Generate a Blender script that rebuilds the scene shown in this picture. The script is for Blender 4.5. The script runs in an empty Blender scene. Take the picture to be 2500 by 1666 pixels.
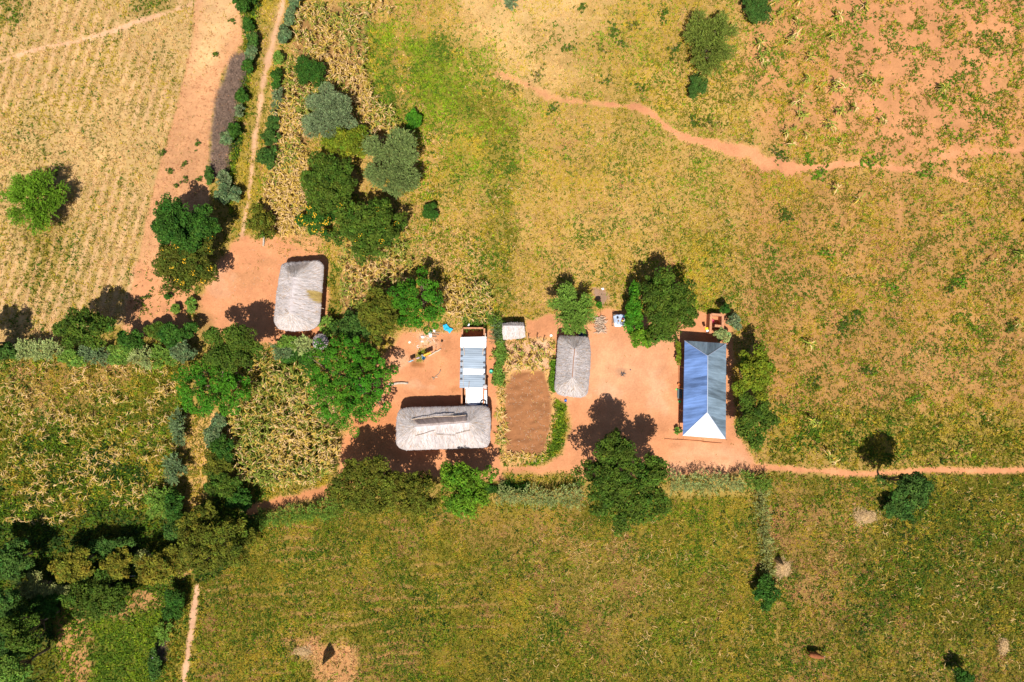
import bpy, math, random
import numpy as np
from mathutils import Vector

R = math.radians
SC = bpy.context.scene
COL = SC.collection
rng = np.random.default_rng(11)
random.seed(11)

# ------------------------------------------------------------------ camera, light, exposure
HCAM, S = 83.3, 0.05            # drone height (m); metres per photograph pixel on the ground
SUN_EL, SUN_AZ = 65.0, 183.5    # the sun stands in the south (picture bottom), shadows fall to the top

cam = bpy.data.cameras.new('camera')
cam_o = bpy.data.objects.new('camera', cam)
COL.objects.link(cam_o)
cam_o.location = (0, 0, HCAM)
cam_o.rotation_euler = (0, 0, 0)
cam.sensor_width = 36
cam.lens = 36 * HCAM / 125.0
cam.clip_end = 5000
SC.camera = cam_o

W = bpy.data.worlds.new("World")
SC.world = W
W.use_nodes = True
nt = W.node_tree
bg = nt.nodes['Background']
sky = nt.nodes.new('ShaderNodeTexSky')
sky.sky_type = 'NISHITA'
sky.sun_disc = False
sky.sun_elevation = R(SUN_EL)
sky.sun_rotation = R(SUN_AZ)
nt.links.new(sky.outputs[0], bg.inputs[0])
bg.inputs[1].default_value = 0.06

sun = bpy.data.lights.new('sun', 'SUN')
sun.energy = 4.6
sun.angle = R(0.53)
sun.color = (1.0, 0.955, 0.88)
sun_o = bpy.data.objects.new('sun', sun)
COL.objects.link(sun_o)
to_sun = Vector((math.cos(R(SUN_EL)) * math.sin(R(SUN_AZ)), math.cos(R(SUN_EL)) * math.cos(R(SUN_AZ)), math.sin(R(SUN_EL))))
sun_o.rotation_euler = to_sun.to_track_quat('Z', 'Y').to_euler()
sun_o.location = to_sun * 120

SC.view_settings.view_transform = 'Standard'
SC.view_settings.look = 'None'
SC.view_settings.gamma = 1.0
SC.view_settings.exposure = 0.53

# ------------------------------------------------------------------ helpers


def P(px, py, h=0.0):
    """ground position of something that stands h metres up and is seen at a photograph pixel"""
    k = S * (HCAM - h) / HCAM
    return np.array([(px - 1250) * k, (833 - py) * k])


def hash2(ix, iy, seed):
    n = (ix.astype(np.int64) * 374761393 + iy.astype(np.int64) * 668265263 + seed * 1442695041) & 0xffffffff
    n = ((n ^ (n >> 13)) * 1274126177) & 0xffffffff
    return ((n ^ (n >> 16)) & 0xffff) / 65535.0


def vn(x, y, s, seed=0):
    x = x / s
    y = y / s
    ix = np.floor(x)
    iy = np.floor(y)
    fx = x - ix
    fy = y - iy
    fx = fx * fx * (3 - 2 * fx)
    fy = fy * fy * (3 - 2 * fy)
    a = hash2(ix, iy, seed)
    b = hash2(ix + 1, iy, seed)
    c = hash2(ix, iy + 1, seed)
    d = hash2(ix + 1, iy + 1, seed)
    return (a * (1 - fx) + b * fx) * (1 - fy) + (c * (1 - fx) + d * fx) * fy


def fbm(x, y, s, seed=0, o=4):
    t = 0
    amp = 0.5
    tot = 0
    for i in range(o):
        t = t + amp * vn(x, y, s / 2 ** i, seed + i * 17)
        tot += amp
        amp *= 0.55
    return t / tot


def sstep(a, b, x):
    t = np.clip((x - a) / (b - a), 0, 1)
    return t * t * (3 - 2 * t)


def seg_dist(x, y, a, b):
    dx, dy = b[0] - a[0], b[1] - a[1]
    L = dx * dx + dy * dy + 1e-9
    t = np.clip(((x - a[0]) * dx + (y - a[1]) * dy) / L, 0, 1)
    return np.hypot(x - a[0] - t * dx, y - a[1] - t * dy)


def poly_sd(x, y, poly):
    """signed distance, positive inside"""
    d = np.full(x.shape, 1e9)
    ins = np.zeros(x.shape, bool)
    n = len(poly)
    for i in range(n):
        a, b = poly[i], poly[(i + 1) % n]
        d = np.minimum(d, seg_dist(x, y, a, b))
        c = ((a[1] > y) != (b[1] > y)) & (x < (b[0] - a[0]) * (y - a[1]) / (b[1] - a[1] + 1e-12) + a[0])
        ins ^= c
    return np.where(ins, d, -d)


def line_d(x, y, pts):
    d = np.full(x.shape, 1e9)
    for a, b in zip(pts[:-1], pts[1:]):
        d = np.minimum(d, seg_dist(x, y, a, b))
    return d


MATS = {}


def nodes_of(m):
    return m.node_tree.nodes, m.node_tree.links


def mat(name, rgb=(0.5, 0.5, 0.5), rough=0.85, metal=0.0, spec=0.2, var=0.0, scale=6.0, bump=0.0, attr=None, transl=0.0, bscale=None):
    """a procedural material: flat colour or a vertex attribute, varied by noise, with optional bump"""
    if name in MATS:
        return MATS[name]
    m = bpy.data.materials.new(name)
    m.use_nodes = True
    N, L = nodes_of(m)
    b = N['Principled BSDF']
    b.inputs['Roughness'].default_value = rough
    b.inputs['Metallic'].default_value = metal
    b.inputs['Specular IOR Level'].default_value = spec
    tc = N.new('ShaderNodeTexCoord')
    if attr:
        c = N.new('ShaderNodeAttribute')
        c.attribute_name = attr
        csock = c.outputs['Color']
    else:
        c = N.new('ShaderNodeRGB')
        c.outputs[0].default_value = (*rgb, 1)
        csock = c.outputs[0]
    if var > 0:
        nz = N.new('ShaderNodeTexNoise')
        nz.inputs['Scale'].default_value = scale
        nz.inputs['Detail'].default_value = 5
        L.new(tc.outputs['Object'], nz.inputs['Vector'])
        mr = N.new('ShaderNodeMapRange')
        mr.inputs[1].default_value = 0.3
        mr.inputs[2].default_value = 0.7
        mr.inputs[3].default_value = 1 - var
        mr.inputs[4].default_value = 1 + var
        L.new(nz.outputs[0], mr.inputs[0])
        mx = N.new('ShaderNodeVectorMath')
        mx.operation = 'SCALE'
        L.new(csock, mx.inputs[0])
        L.new(mr.outputs[0], mx.inputs['Scale'])
        csock = mx.outputs[0]
    L.new(csock, b.inputs['Base Color'])
    if bump > 0:
        n2 = N.new('ShaderNodeTexNoise')
        n2.inputs['Scale'].default_value = bscale or scale * 2
        n2.inputs['Detail'].default_value = 4
        L.new(tc.outputs['Object'], n2.inputs['Vector'])
        bp = N.new('ShaderNodeBump')
        bp.inputs['Strength'].default_value = bump
        bp.inputs['Distance'].default_value = 0.1
        L.new(n2.outputs[0], bp.inputs['Height'])
        L.new(bp.outputs[0], b.inputs['Normal'])
    if transl > 0:
        t = N.new('ShaderNodeBsdfTranslucent')
        L.new(csock, t.inputs['Color'])
        ms = N.new('ShaderNodeMixShader')
        ms.inputs[0].default_value = transl
        L.new(b.outputs[0], ms.inputs[1])
        L.new(t.outputs[0], ms.inputs[2])
        L.new(ms.outputs[0], N['Material Output'].inputs['Surface'])
    MATS[name] = m
    return m


def mesh_np(name, V, faces, m, col=None, uv=None, parent=None, smooth=False):
    """V (n,3); faces: list of (k, 3 or 4) index arrays; col (n,3) vertex colours; uv (n,2) per vertex"""
    V = np.asarray(V, dtype=np.float32)
    me = bpy.data.meshes.new(name)
    me.vertices.add(len(V))
    me.vertices.foreach_set('co', V.ravel())
    faces = [np.asarray(f, dtype=np.int32) for f in faces if len(f)]
    idx = np.concatenate([f.ravel() for f in faces])
    tot = np.concatenate([np.full(len(f), f.shape[1]) for f in faces])
    start = np.concatenate([[0], np.cumsum(tot)[:-1]]).astype(np.int32)
    me.loops.add(len(idx))
    me.loops.foreach_set('vertex_index', idx)
    me.polygons.add(len(tot))
    me.polygons.foreach_set('loop_start', start)
    if smooth:
        me.polygons.foreach_set('use_smooth', np.ones(len(tot), bool))
    me.update(calc_edges=True)
    if col is not None:
        a = me.attributes.new('col', 'FLOAT_COLOR', 'POINT')
        c4 = np.ones((len(V), 4), np.float32)
        c4[:, :3] = col
        a.data.foreach_set('color', c4.ravel())
    if uv is not None:
        u = me.uv_layers.new(name='UVMap')
        u.data.foreach_set('uv', np.asarray(uv, np.float32)[idx].ravel())
    o = bpy.data.objects.new(name, me)
    if m is not None:
        me.materials.append(m)
    COL.objects.link(o)
    if parent is not None:
        o.parent = parent
    return o


def tag(o, label=None, cat=None, group=None, kind=None):
    if label:
        o['label'] = label
    if cat:
        o['category'] = cat
    if group:
        o['group'] = group
    if kind:
        o['kind'] = kind
    return o


def thing(name, label, cat, loc=(0, 0, 0), rz=0.0, group=None):
    o = bpy.data.objects.new(name, None)
    o.empty_display_size = 0.3
    COL.objects.link(o)
    o.location = loc
    o.rotation_euler = (0, 0, rz)
    return tag(o, label, cat, group)


class MB:
    """collects boxes, tubes and polygons into one mesh"""

    def __init__(s):
        s.V = []
        s.F = {3: [], 4: []}
        s.n = 0
        s.big = []

    def add(s, V, quads=(), tris=(), polys=()):
        b = s.n
        s.V += [tuple(map(float, v)) for v in V]
        s.n += len(V)
        s.F[4] += [tuple(i + b for i in q) for q in quads]
        s.F[3] += [tuple(i + b for i in q) for q in tris]
        s.big += [tuple(i + b for i in q) for q in polys]
        return s

    def box(s, c, d, rz=0.0, tilt=0.0):
        x, y, z = d[0] / 2, d[1] / 2, d[2] / 2
        V = []
        for sx, sy, sz in ((-1, -1, -1), (1, -1, -1), (1, 1, -1), (-1, 1, -1), (-1, -1, 1), (1, -1, 1), (1, 1, 1), (-1, 1, 1)):
            p = Vector((sx * x, sy * y, sz * z))
            if tilt:
                p.rotate(__import__('mathutils').Euler((tilt, 0, 0)))
            ca, sa = math.cos(rz), math.sin(rz)
            V.append((c[0] + p.x * ca - p.y * sa, c[1] + p.x * sa + p.y * ca, c[2] + p.z))
        return s.add(V, [(0, 3, 2, 1), (4, 5, 6, 7), (0, 1, 5, 4), (1, 2, 6, 5), (2, 3, 7, 6), (3, 0, 4, 7)])

    def tube(s, pts, rad, n=6, cap=True):
        V, F = tube_np(pts, rad, n)
        b = len(V)
        polys = [tuple(range(n))[::-1], tuple(range(b - n, b))] if cap else []
        return s.add(V, [tuple(f) for f in F], (), polys)

    def prism(s, poly, z0, z1):
        n = len(poly)
        V = [(p[0], p[1], z0) for p in poly] + [(p[0], p[1], z1) for p in poly]
        return s.add(V, [(i, (i + 1) % n, n + (i + 1) % n, n + i) for i in range(n)], (), [tuple(range(n))[::-1], tuple(range(n, 2 * n))])

    def lathe(s, prof, c=(0, 0, 0), n=16):
        V = []
        for r, z in prof:
            for i in range(n):
                a = 2 * math.pi * i / n
                V.append((c[0] + r * math.cos(a), c[1] + r * math.sin(a), c[2] + z))
        Q = [(k * n + i, k * n + (i + 1) % n, (k + 1) * n + (i + 1) % n, (k + 1) * n + i) for k in range(len(prof) - 1) for i in range(n)]
        return s.add(V, Q)

    def build(s, name, m, parent=None, smooth=False):
        me = bpy.data.meshes.new(name)
        me.from_pydata(s.V, [], s.F[4] + s.F[3] + s.big)
        me.update()
        if smooth:
            for p in me.polygons:
                p.use_smooth = True
        me.materials.append(m)
        o = bpy.data.objects.new(name, me)
        COL.objects.link(o)
        if parent is not None:
            o.parent = parent
        return o


def tube_np(pts, rad, n=6):
    pts = np.asarray(pts, float)
    V = []
    for i, p in enumerate(pts):
        d = pts[min(i + 1, len(pts) - 1)] - pts[max(i - 1, 0)]
        d = d / (np.linalg.norm(d) + 1e-9)
        up = np.array([0, 0, 1.0]) if abs(d[2]) < 0.9 else np.array([1.0, 0, 0])
        a = np.cross(d, up)
        a /= np.linalg.norm(a)
        b = np.cross(a, d)
        for k in range(n):
            t = 2 * math.pi * k / n
            V.append(p + (a * math.cos(t) - b * math.sin(t)) * rad[i])
    F = [(i * n + k, i * n + (k + 1) % n, (i + 1) * n + (k + 1) % n, (i + 1) * n + k) for i in range(len(pts) - 1) for k in range(n)]
    return np.array(V), np.array(F)


def wobble(a, b, k, amp):
    a = np.asarray(a, float)
    b = np.asarray(b, float)
    t = np.linspace(0, 1, k)[:, None]
    p = a + (b - a) * t
    p[1:-1] += rng.normal(0, amp, (k - 2, 3))
    return p


def unit(v):
    return v / (np.linalg.norm(v, axis=1, keepdims=True) + 1e-9)


def rhombs(C, D, Lg, Wd, nrm, bend=0.0):
    """leaf shaped quads: centre C, direction D, length, width; nrm gives the facing"""
    D = unit(D)
    sd = unit(np.cross(D, nrm))
    Lg = np.asarray(Lg).reshape(-1, 1)
    Wd = np.asarray(Wd).reshape(-1, 1)
    n = len(C)
    V = np.empty((n, 4, 3))
    V[:, 0] = C - D * Lg * 0.5
    V[:, 1] = C + sd * Wd * 0.5 + D * Lg * 0.05
    V[:, 2] = C + D * Lg * 0.5
    V[:, 3] = C - sd * Wd * 0.5 + D * Lg * 0.05
    V[:, 2, 2] -= bend * Lg[:, 0]
    return V.reshape(-1, 3), np.arange(n * 4).reshape(n, 4)


# ------------------------------------------------------------------ the land: what grows where (photograph pixels of the ground)
STEP = 4
gx = np.arange(-320, 2821, STEP)
gy = np.arange(-280, 1947, STEP)
X, Y = np.meshgrid(gx.astype(float), gy.astype(float))     # pixel grid
NZ = fbm(X, Y, 60, 3, 4) - 0.5
NZ2 = fbm(X, Y, 22, 9, 3) - 0.5

PAL = ['straw', 'yellow', 'olive', 'green', 'dark', 'lime', 'rust']
PALC = np.array([(0.62, 0.39, 0.15), (0.47, 0.335, 0.030), (0.165, 0.163, 0.009), (0.085, 0.15, 0.008), (0.036, 0.075, 0.008), (0.21, 0.29, 0.012), (0.47, 0.22, 0.10)])

SOIL = dict(orange=(0.50, 0.215, 0.10), pale=(0.56, 0.32, 0.19), plough=(0.27, 0.115, 0.048), rust=(0.50, 0.215, 0.10), tan=(0.55, 0.35, 0.165),
            brown=(0.26, 0.14, 0.05), litter=(0.33, 0.21, 0.055), dark=(0.10, 0.08, 0.02), grey=(0.24, 0.155, 0.115), ochre=(0.60, 0.325, 0.125))

nK = len(PAL)
soil = np.empty(X.shape + (3,))
soil[:] = SOIL['litter']
den = np.full(X.shape, 10.0)
pal = np.zeros(X.shape + (nK,))
pal[..., 2] = 1
blen = np.full(X.shape, 0.3)
patch = np.full(X.shape, 0.3)     # 0 = even cover, 1 = strongly clumped with bare soil between
zid = np.zeros(X.shape, np.int32)
ZN = ['grass']


def lay(w, soilname, d, mix, bl=0.3, pt=0.3, zone=None):
    global soil, den, pal, blen, patch
    v = np.zeros(nK)
    for k, q in mix.items():
        v[PAL.index(k)] = q
    v /= max(v.sum(), 1e-9)
    w3 = w[..., None]
    sc = np.array(SOIL[soilname] if isinstance(soilname, str) else soilname)
    soil = soil * (1 - w3) + sc * w3
    pal = pal * (1 - w3) + v * w3
    den = den * (1 - w) + d * w
    blen = blen * (1 - w) + bl * w
    patch = patch * (1 - w) + pt * w
    if zone is not None:
        if zone not in ZN:
            ZN.append(zone)
        zid[w > 0.5] = ZN.index(zone)


def area(poly, soilname, d, mix, bl=0.3, pt=0.3, zone=None, soft=10, wob=40, amt=1.0):
    xs = [p[0] for p in poly]
    ys = [p[1] for p in poly]
    mg = soft + wob + 20
    i0, i1 = np.searchsorted(gx, min(xs) - mg), np.searchsorted(gx, max(xs) + mg)
    j0, j1 = np.searchsorted(gy, min(ys) - mg), np.searchsorted(gy, max(ys) + mg)
    w = np.zeros(X.shape)
    sl = (slice(j0, j1), slice(i0, i1))
    sd = poly_sd(X[sl], Y[sl], poly) + NZ[sl] * wob + NZ2[sl] * wob * 0.6
    w[sl] = sstep(-soft, soft, sd) * amt
    lay(w, soilname, d, mix, bl, pt, zone)


def trail(pts, wd, soilname, d=0.4, mix=None, soft=4, wob=12, amt=1.0):
    pts = [tuple(p) for p in pts]
    sd = wd / 2 - line_d(X, Y, pts) + NZ * wob + NZ2 * wob
    lay(sstep(-soft, soft, sd) * amt, soilname, d, mix or {'straw': 1}, 0.15, 0.6)


B = 400
# north meadow is the base of the upper half, weedy field the base of the lower half
area([(600, -B), (2900, -B), (2900, 1150), (600, 1150)], 'ochre', 40, dict(yellow=4.8, straw=1.8, olive=2.8, green=1.1, lime=0.9, rust=1.0), 0.2, 0.3, 'meadow_grass', 30)
# dry grass at top centre, painted paler for the sun glow; its green fringe
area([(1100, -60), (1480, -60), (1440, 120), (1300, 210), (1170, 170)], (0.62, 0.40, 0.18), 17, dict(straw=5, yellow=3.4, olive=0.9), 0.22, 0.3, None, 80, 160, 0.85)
area([(940, 90), (1200, 110), (1260, 300), (1220, 470), (1000, 470), (960, 300)], 'litter', 24, dict(lime=4, olive=2.5, yellow=2, green=1.5), 0.28, 0.1, None, 40, 90, 0.7)
area([(1190, 230), (1260, 250), (1260, 760), (1180, 760)], 'litter', 24, dict(olive=3, green=2.4, yellow=1), 0.3, 0.2, None, 18, 50, 0.75)
area([(1290, 60), (1420, 80), (1400, 150), (1300, 140)], 'ochre', 18, dict(olive=3, green=1, straw=1), 0.3, 0.2, None, 20, 40, 0.6)
area([(1500, 180), (1800, 100), (1820, 340), (1720, 300), (1560, 250)], 'ochre', 22, dict(olive=2, yellow=3, green=1.2, lime=1), 0.3, 0.2, None, 30, 70, 0.8)
area([(1650, 560), (1800, 560), (1800, 800), (1640, 780)], 'litter', 24, dict(olive=3, yellow=3, green=1.5, lime=0.8), 0.3, 0.2, None, 30, 60, 0.7)
# green bean patch next to the maize
area([(870, 60), (965, 50), (975, 300), (900, 260)], 'litter', 26, dict(lime=3, green=3, yellow=0.6), 0.28, 0.15, 'bean_crop', 14, 40)
area([(975, 80), (1095, 90), (1130, 200), (1180, 290), (1030, 270), (985, 200)], 'litter', 28, dict(lime=3.5, green=3, olive=1), 0.26, 0.1, 'bean_crop', 25, 60)
# east field, orange soil with tufts, and the barer north-east corner
area([(1800, 380), (2900, 400), (2900, 1135), (1880, 1130), (1840, 1000), (1800, 700)], 'rust', 36, dict(yellow=4.2, olive=3.6, straw=0.6, green=1.5, rust=0.8, lime=0.7), 0.22, 0.52, 'field_weeds', 60, 120)
area([(1830, -B), (2900, -B), (2900, 400), (2100, 420), (1960, 380), (1850, 340), (1810, 160)], 'rust', 26, dict(olive=3, yellow=3.4, green=1.8, straw=0.5, lime=0.8), 0.23, 0.7, 'field_weeds', 40, 90)
area([(1990, -60), (2500, -60), (2480, 340), (2160, 390), (2050, 220)], 'rust', 15, dict(olive=3, green=2.4, yellow=2, lime=0.5), 0.24, 0.92, None, 90, 200, 0.85)
area([(1880, 1000), (2900, 1000), (2900, 1140), (1880, 1140)], 'litter', 24, dict(olive=4, green=2.5, yellow=2), 0.35, 0.3, None, 30, 80, 0.85)
# dry stubble fields in the north-west
area([(-B, -B), (492, -B), (470, 90), (425, 280), (388, 400), (352, 560), (325, 690), (298, 790), (0, 860), (-B, 860)], 'tan', 22, dict(straw=5.5, yellow=2.6, olive=1.1, green=0.25), 0.22, 0.12, 'stubble_grass', 4, 8)
area([(-B, 250), (120, 250), (110, 440), (190, 600), (120, 800), (-B, 800)], 'tan', 22, dict(straw=3, yellow=3, olive=2.2, green=0.6), 0.24, 0.12, None, 60, 90, 0.8)
area([(-B, -60), (95, -60), (60, 60), (-B, 90)], 'litter', 22, dict(olive=3, green=1.5, straw=1), 0.25, 0.1, None, 20, 30, 0.8)
area([(300, -60), (430, -60), (420, 30), (330, 30)], 'litter', 20, dict(olive=2, green=1.5, straw=1.5), 0.25, 0.1, None, 25, 30, 0.8)
area([(60, 560), (165, 560), (150, 680), (80, 720)], 'litter', 22, dict(olive=2, green=1.3, yellow=2), 0.28, 0.1, None, 40, 40, 0.9)
# faint planting rows across the stubble
rows = np.sin((X + 0.29 * Y) / 4.3 + NZ * 2.0) * sstep(0.35, 0.65, fbm(X, Y, 180, 41, 2))
wrow = sstep(0.2, 0.9, rows) * (zid == ZN.index('stubble_grass'))
lay(wrow * 0.55, 'pale', 8, dict(straw=3, yellow=1), 0.2, 0.3)
lay(sstep(0.2, 0.9, -rows) * (zid == ZN.index('stubble_grass')) * 0.45, 'litter', 24, dict(olive=2, yellow=2, straw=1, green=0.4), 0.25, 0.1)
# ploughed strip
area([(492, -B), (640, -B), (618, 60), (590, 110), (540, 180), (516, 300), (505, 420), (512, 500), (470, 720), (420, 800), (330, 830), (296, 800), (325, 690), (352, 560), (388, 400), (425, 280), (470, 90)], (0.54, 0.27, 0.13), 14, dict(straw=1.6, rust=5, olive=0.2), 0.15, 0.4, 'ploughed_clods', 3, 8)
area([(500, -60), (600, -60), (570, 60), (510, 170), (455, 200), (478, 80)], 'tan', 5, dict(straw=5, yellow=0.6), 0.22, 0.3, None, 25, 30, 0.75)
area([(330, 640), (480, 690), (470, 800), (320, 810)], 'rust', 3, dict(green=2, olive=2, straw=1), 0.3, 0.9, None, 20, 40, 0.8)
# dry thicket ground beside the track
area([(548, 190), (565, 140), (600, 128), (606, 175), (585, 260), (570, 330), (562, 430), (515, 432), (516, 330), (525, 250)], 'grey', 3, dict(rust=2, straw=1, olive=0.5), 0.25, 0.5, None, 5, 12)
# track with its verges
area([(640, -60), (720, -60), (690, 60), (660, 170), (650, 300), (640, 420), (625, 560), (575, 590), (560, 520), (580, 400), (600, 250), (622, 130)], 'litter', 26, dict(yellow=4, olive=3, straw=1.0, green=1.2), 0.25, 0.15, 'verge_grass', 8, 16)
area([(590, 20), (640, -30), (620, 130), (598, 260), (580, 400), (565, 520), (548, 470), (560, 380), (585, 250), (605, 140)], 'dark', 34, dict(green=4, olive=2, dark=1.2, lime=1.2), 0.36, 0.1, 'verge_grass', 8, 20, 0.95)
trail([(692, -40), (688, 20), (668, 95), (652, 160), (640, 215), (632, 275), (622, 340), (614, 410), (608, 480), (600, 520), (590, 590)], 9, 'pale', soft=5, wob=10, amt=0.9)
trail([(690, -40), (686, 25), (664, 120), (650, 150)], 20, 'pale', soft=14, wob=20, amt=0.35)
# north maize field soil
area([(735, 15), (930, 20), (890, 70), (880, 200), (930, 300), (935, 360), (840, 350), (760, 320), (700, 560), (660, 560), (640, 480), (680, 300), (710, 150)], 'brown', 5, dict(straw=3, olive=1.5, green=0.6), 0.3, 0.5, 'field_weeds', 10, 24)
area([(960, 330), (1060, 320), (1080, 420), (1060, 520), (1180, 560), (1190, 770), (1110, 780), (1040, 600)], 'ochre', 24, dict(yellow=3, straw=2.2, lime=1.3, olive=1.5, green=1), 0.34, 0.25, None, 25, 50, 0.8)
area([(830, 630), (960, 640), (1010, 680), (930, 720), (880, 790), (835, 770)], 'brown', 5, dict(straw=3, olive=2, green=0.6), 0.3, 0.5, None, 12, 24)
area([(790, 640), (835, 640), (830, 800), (790, 800)], 'litter', 22, dict(yellow=2, olive=2, green=2), 0.28, 0.2, None, 8, 16)
# north-west yard
area([(566, 600), (598, 572), (640, 590), (690, 586), (760, 610), (800, 630), (800, 812), (700, 850), (640, 840), (520, 815), (478, 750), (520, 670)], 'orange', 0.7, dict(straw=1, olive=1), 0.15, 0.8, None, 8, 26)
area([(625, 570), (780, 570), (800, 630), (690, 640)], 'orange', 9, dict(olive=2, straw=2, yellow=1), 0.2, 0.8, None, 16, 30, 0.7)
area([(470, 740), (530, 770), (530, 830), (450, 820)], 'brown', 6, dict(straw=2, olive=2), 0.25, 0.6, None, 20, 30, 0.7)
# south-west fields
area([(-B, 868), (450, 868), (452, 1010), (430, 1100), (395, 1260), (-B, 1300)], (0.26, 0.17, 0.04), 42, dict(olive=4, green=2.6, straw=0.8, yellow=2.6, dark=0.2, lime=1.0), 0.26, 0.2, 'maize_field_weeds', 10, 26)
area([(20, 880), (330, 880), (300, 990), (120, 1010), (20, 980)], 'rust', 36, dict(straw=1.0, olive=3.4, green=1.2, rust=1.8, yellow=1.6), 0.24, 0.45, None, 30, 70, 0.6)
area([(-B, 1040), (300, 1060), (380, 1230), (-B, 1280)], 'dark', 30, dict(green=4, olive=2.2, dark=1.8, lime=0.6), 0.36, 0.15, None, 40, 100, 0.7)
area([(575, 905), (640, 865), (760, 880), (780, 930), (830, 1000), (835, 1130), (780, 1180), (590, 1180), (560, 1080)], 'dark', 26, dict(straw=0.6, olive=3, green=3), 0.28, 0.3, 'maize_field_weeds', 10, 24)  # dark ground colour stands in for shade under the maize
area([(740, 950), (820, 960), (826, 1040), (770, 1030)], 'pale', 4, dict(straw=3), 0.2, 0.5, None, 14, 30, 0.7)
area([(560, 1170), (700, 1190), (830, 1160), (820, 1190), (690, 1230), (620, 1245), (540, 1240)], 'litter', 24, dict(yellow=3, olive=3, green=1.8), 0.32, 0.2, 'verge_grass', 10, 16)
# south fields
area([(470, 1260), (640, 1262), (880, 1240), (1300, 1225), (1860, 1210), (1890, 1440), (1890, 2100), (300, 2100), (440, 1660)], (0.26, 0.17, 0.035), 50, dict(olive=5, green=2.6, yellow=2.4, rust=0.9, straw=0.3, dark=0.3, lime=1.0), 0.2, 0.12, 'field_weeds', 10, 24)
rows2 = np.sin((Y + 0.06 * X + NZ * 22) / 4.3) * (Y > 1260) * (Y < 1660) * (X > 470) * (X < 1250) * sstep(0.4, 0.62, fbm(X / 3, Y, 40, 77, 3))
lay(sstep(0.2, 1.0, rows2) * 0.5, 'rust', 14, dict(rust=3, straw=1, olive=2.5), 0.22, 0.5)
area([(700, 1560), (780, 1545), (800, 1575), (870, 1550), (880, 1600), (870, 1666), (800, 1680), (770, 1620), (720, 1600)], 'rust', 5, dict(rust=3, straw=3, olive=0.7), 0.28, 0.5, None, 22, 70, 0.75)
area([(1350, 1300), (1560, 1310), (1620, 1500), (1450, 1600), (1360, 1450)], 'brown', 40, dict(olive=4, rust=1.8, straw=0.7, green=1.8, yellow=1), 0.2, 0.3, None, 60, 120, 0.6)
area([(1020, 1260), (1400, 1235), (1420, 1320), (1250, 1350), (1060, 1310)], (0.36, 0.17, 0.065), 36, dict(olive=4, rust=2.6, yellow=1.8, green=1.0, straw=0.4), 0.2, 0.35, None, 40, 90, 0.65)
area([(1870, 1165), (2900, 1150), (2900, 2100), (1900, 2100), (1905, 1500), (1880, 1300)], (0.26, 0.16, 0.04), 48, dict(olive=5, green=2.6, yellow=2.2, rust=1.4, straw=0.4, dark=0.3, lime=0.7), 0.22, 0.2, 'field_weeds', 12, 30)
area([(1870, 1170), (2080, 1180), (2110, 1330), (2050, 1480), (2010, 1666), (1920, 1660), (1890, 1400)], (0.34, 0.17, 0.07), 40, dict(rust=2, olive=4, yellow=2, straw=0.5, green=1.6), 0.24, 0.5, None, 50, 110, 0.75)
area([(2180, 1160), (2900, 1160), (2900, 1560), (2130, 1560), (2080, 1400)], 'dark', 48, dict(green=3, olive=4, yellow=1.0, dark=0.7, rust=0.5), 0.24, 0.2, None, 60, 120, 0.7)
# far south-west: thicket ground, vegetable plot, lane
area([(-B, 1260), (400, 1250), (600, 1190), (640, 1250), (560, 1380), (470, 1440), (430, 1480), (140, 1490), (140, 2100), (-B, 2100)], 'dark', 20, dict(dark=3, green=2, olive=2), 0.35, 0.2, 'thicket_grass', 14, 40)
area([(142, 1490), (350, 1440), (430, 1470), (420, 1560), (400, 2100), (140, 2100)], 'rust', 24, dict(lime=1.6, green=4, olive=1), 0.26, 0.55, 'vegetable_crop', 8, 24)
area([(220, 1520), (400, 1480), (405, 1640), (380, 2100), (240, 2100)], 'dark', 32, dict(green=4, lime=2.4), 0.26, 0.05, 'vegetable_crop', 20, 40, 0.85)
area([(455, 1008), (520, 1008), (512, 1120), (490, 1250), (470, 1400), (430, 1420), (455, 1250), (448, 1100)], 'ochre', 24, dict(yellow=4, straw=2, olive=2), 0.28, 0.15, 'verge_grass', 8, 14)
area([(415, 1470), (475, 1400), (500, 1440), (470, 1666), (450, 2100), (370, 2100), (400, 1600)], 'litter', 26, dict(olive=3, yellow=3, green=2), 0.3, 0.15, 'verge_grass', 10, 18)
trail([(520, 1010), (514, 1060), (505, 1120), (495, 1180)], 7, 'ochre', 8, dict(straw=3), 5, 6, 0.7)
trail([(482, 1430), (474, 1480), (464, 1560), (455, 1620), (440, 1720)], 12, 'pale', soft=3, wob=6)
# the homestead yard
area([(950, 850), (985, 812), (1090, 815), (1130, 805), (1212, 805), (1222, 960), (1222, 1120), (1240, 1150), (1330, 1140), (1372, 1110), (1390, 1040), (1385, 985), (1350, 970), (1352, 835), (1285, 830), (1286, 785), (1330, 766), (1440, 772), (1480, 752), (1560, 775), (1660, 775), (1690, 760), (1775, 765), (1790, 850), (1795, 1040), (1835, 1105), (1850, 1150), (1640, 1165), (1420, 1165), (1300, 1172), (1120, 1170), (1000, 1165), (890, 1175), (800, 1205), (825, 1150), (832, 1090), (852, 1050), (930, 960), (915, 900)], 'orange', 0.35, dict(straw=2, olive=1), 0.14, 0.8, None, 6, 16)
area([(1640, 1090), (1820, 1090), (1840, 1140), (1640, 1150)], 'pale', 0.3, dict(straw=1), 0.15, 0.5, None, 30, 50, 0.5)
area([(1380, 820), (1640, 830), (1640, 1000), (1400, 960)], 'pale', 0.2, dict(straw=1), 0.15, 0.5, None, 60, 60, 0.35)
area([(840, 1000), (960, 990), (965, 1110), (850, 1160)], (0.42, 0.155, 0.055), 0.4, dict(straw=1), 0.15, 0.5, None, 20, 40, 0.6)
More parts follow.
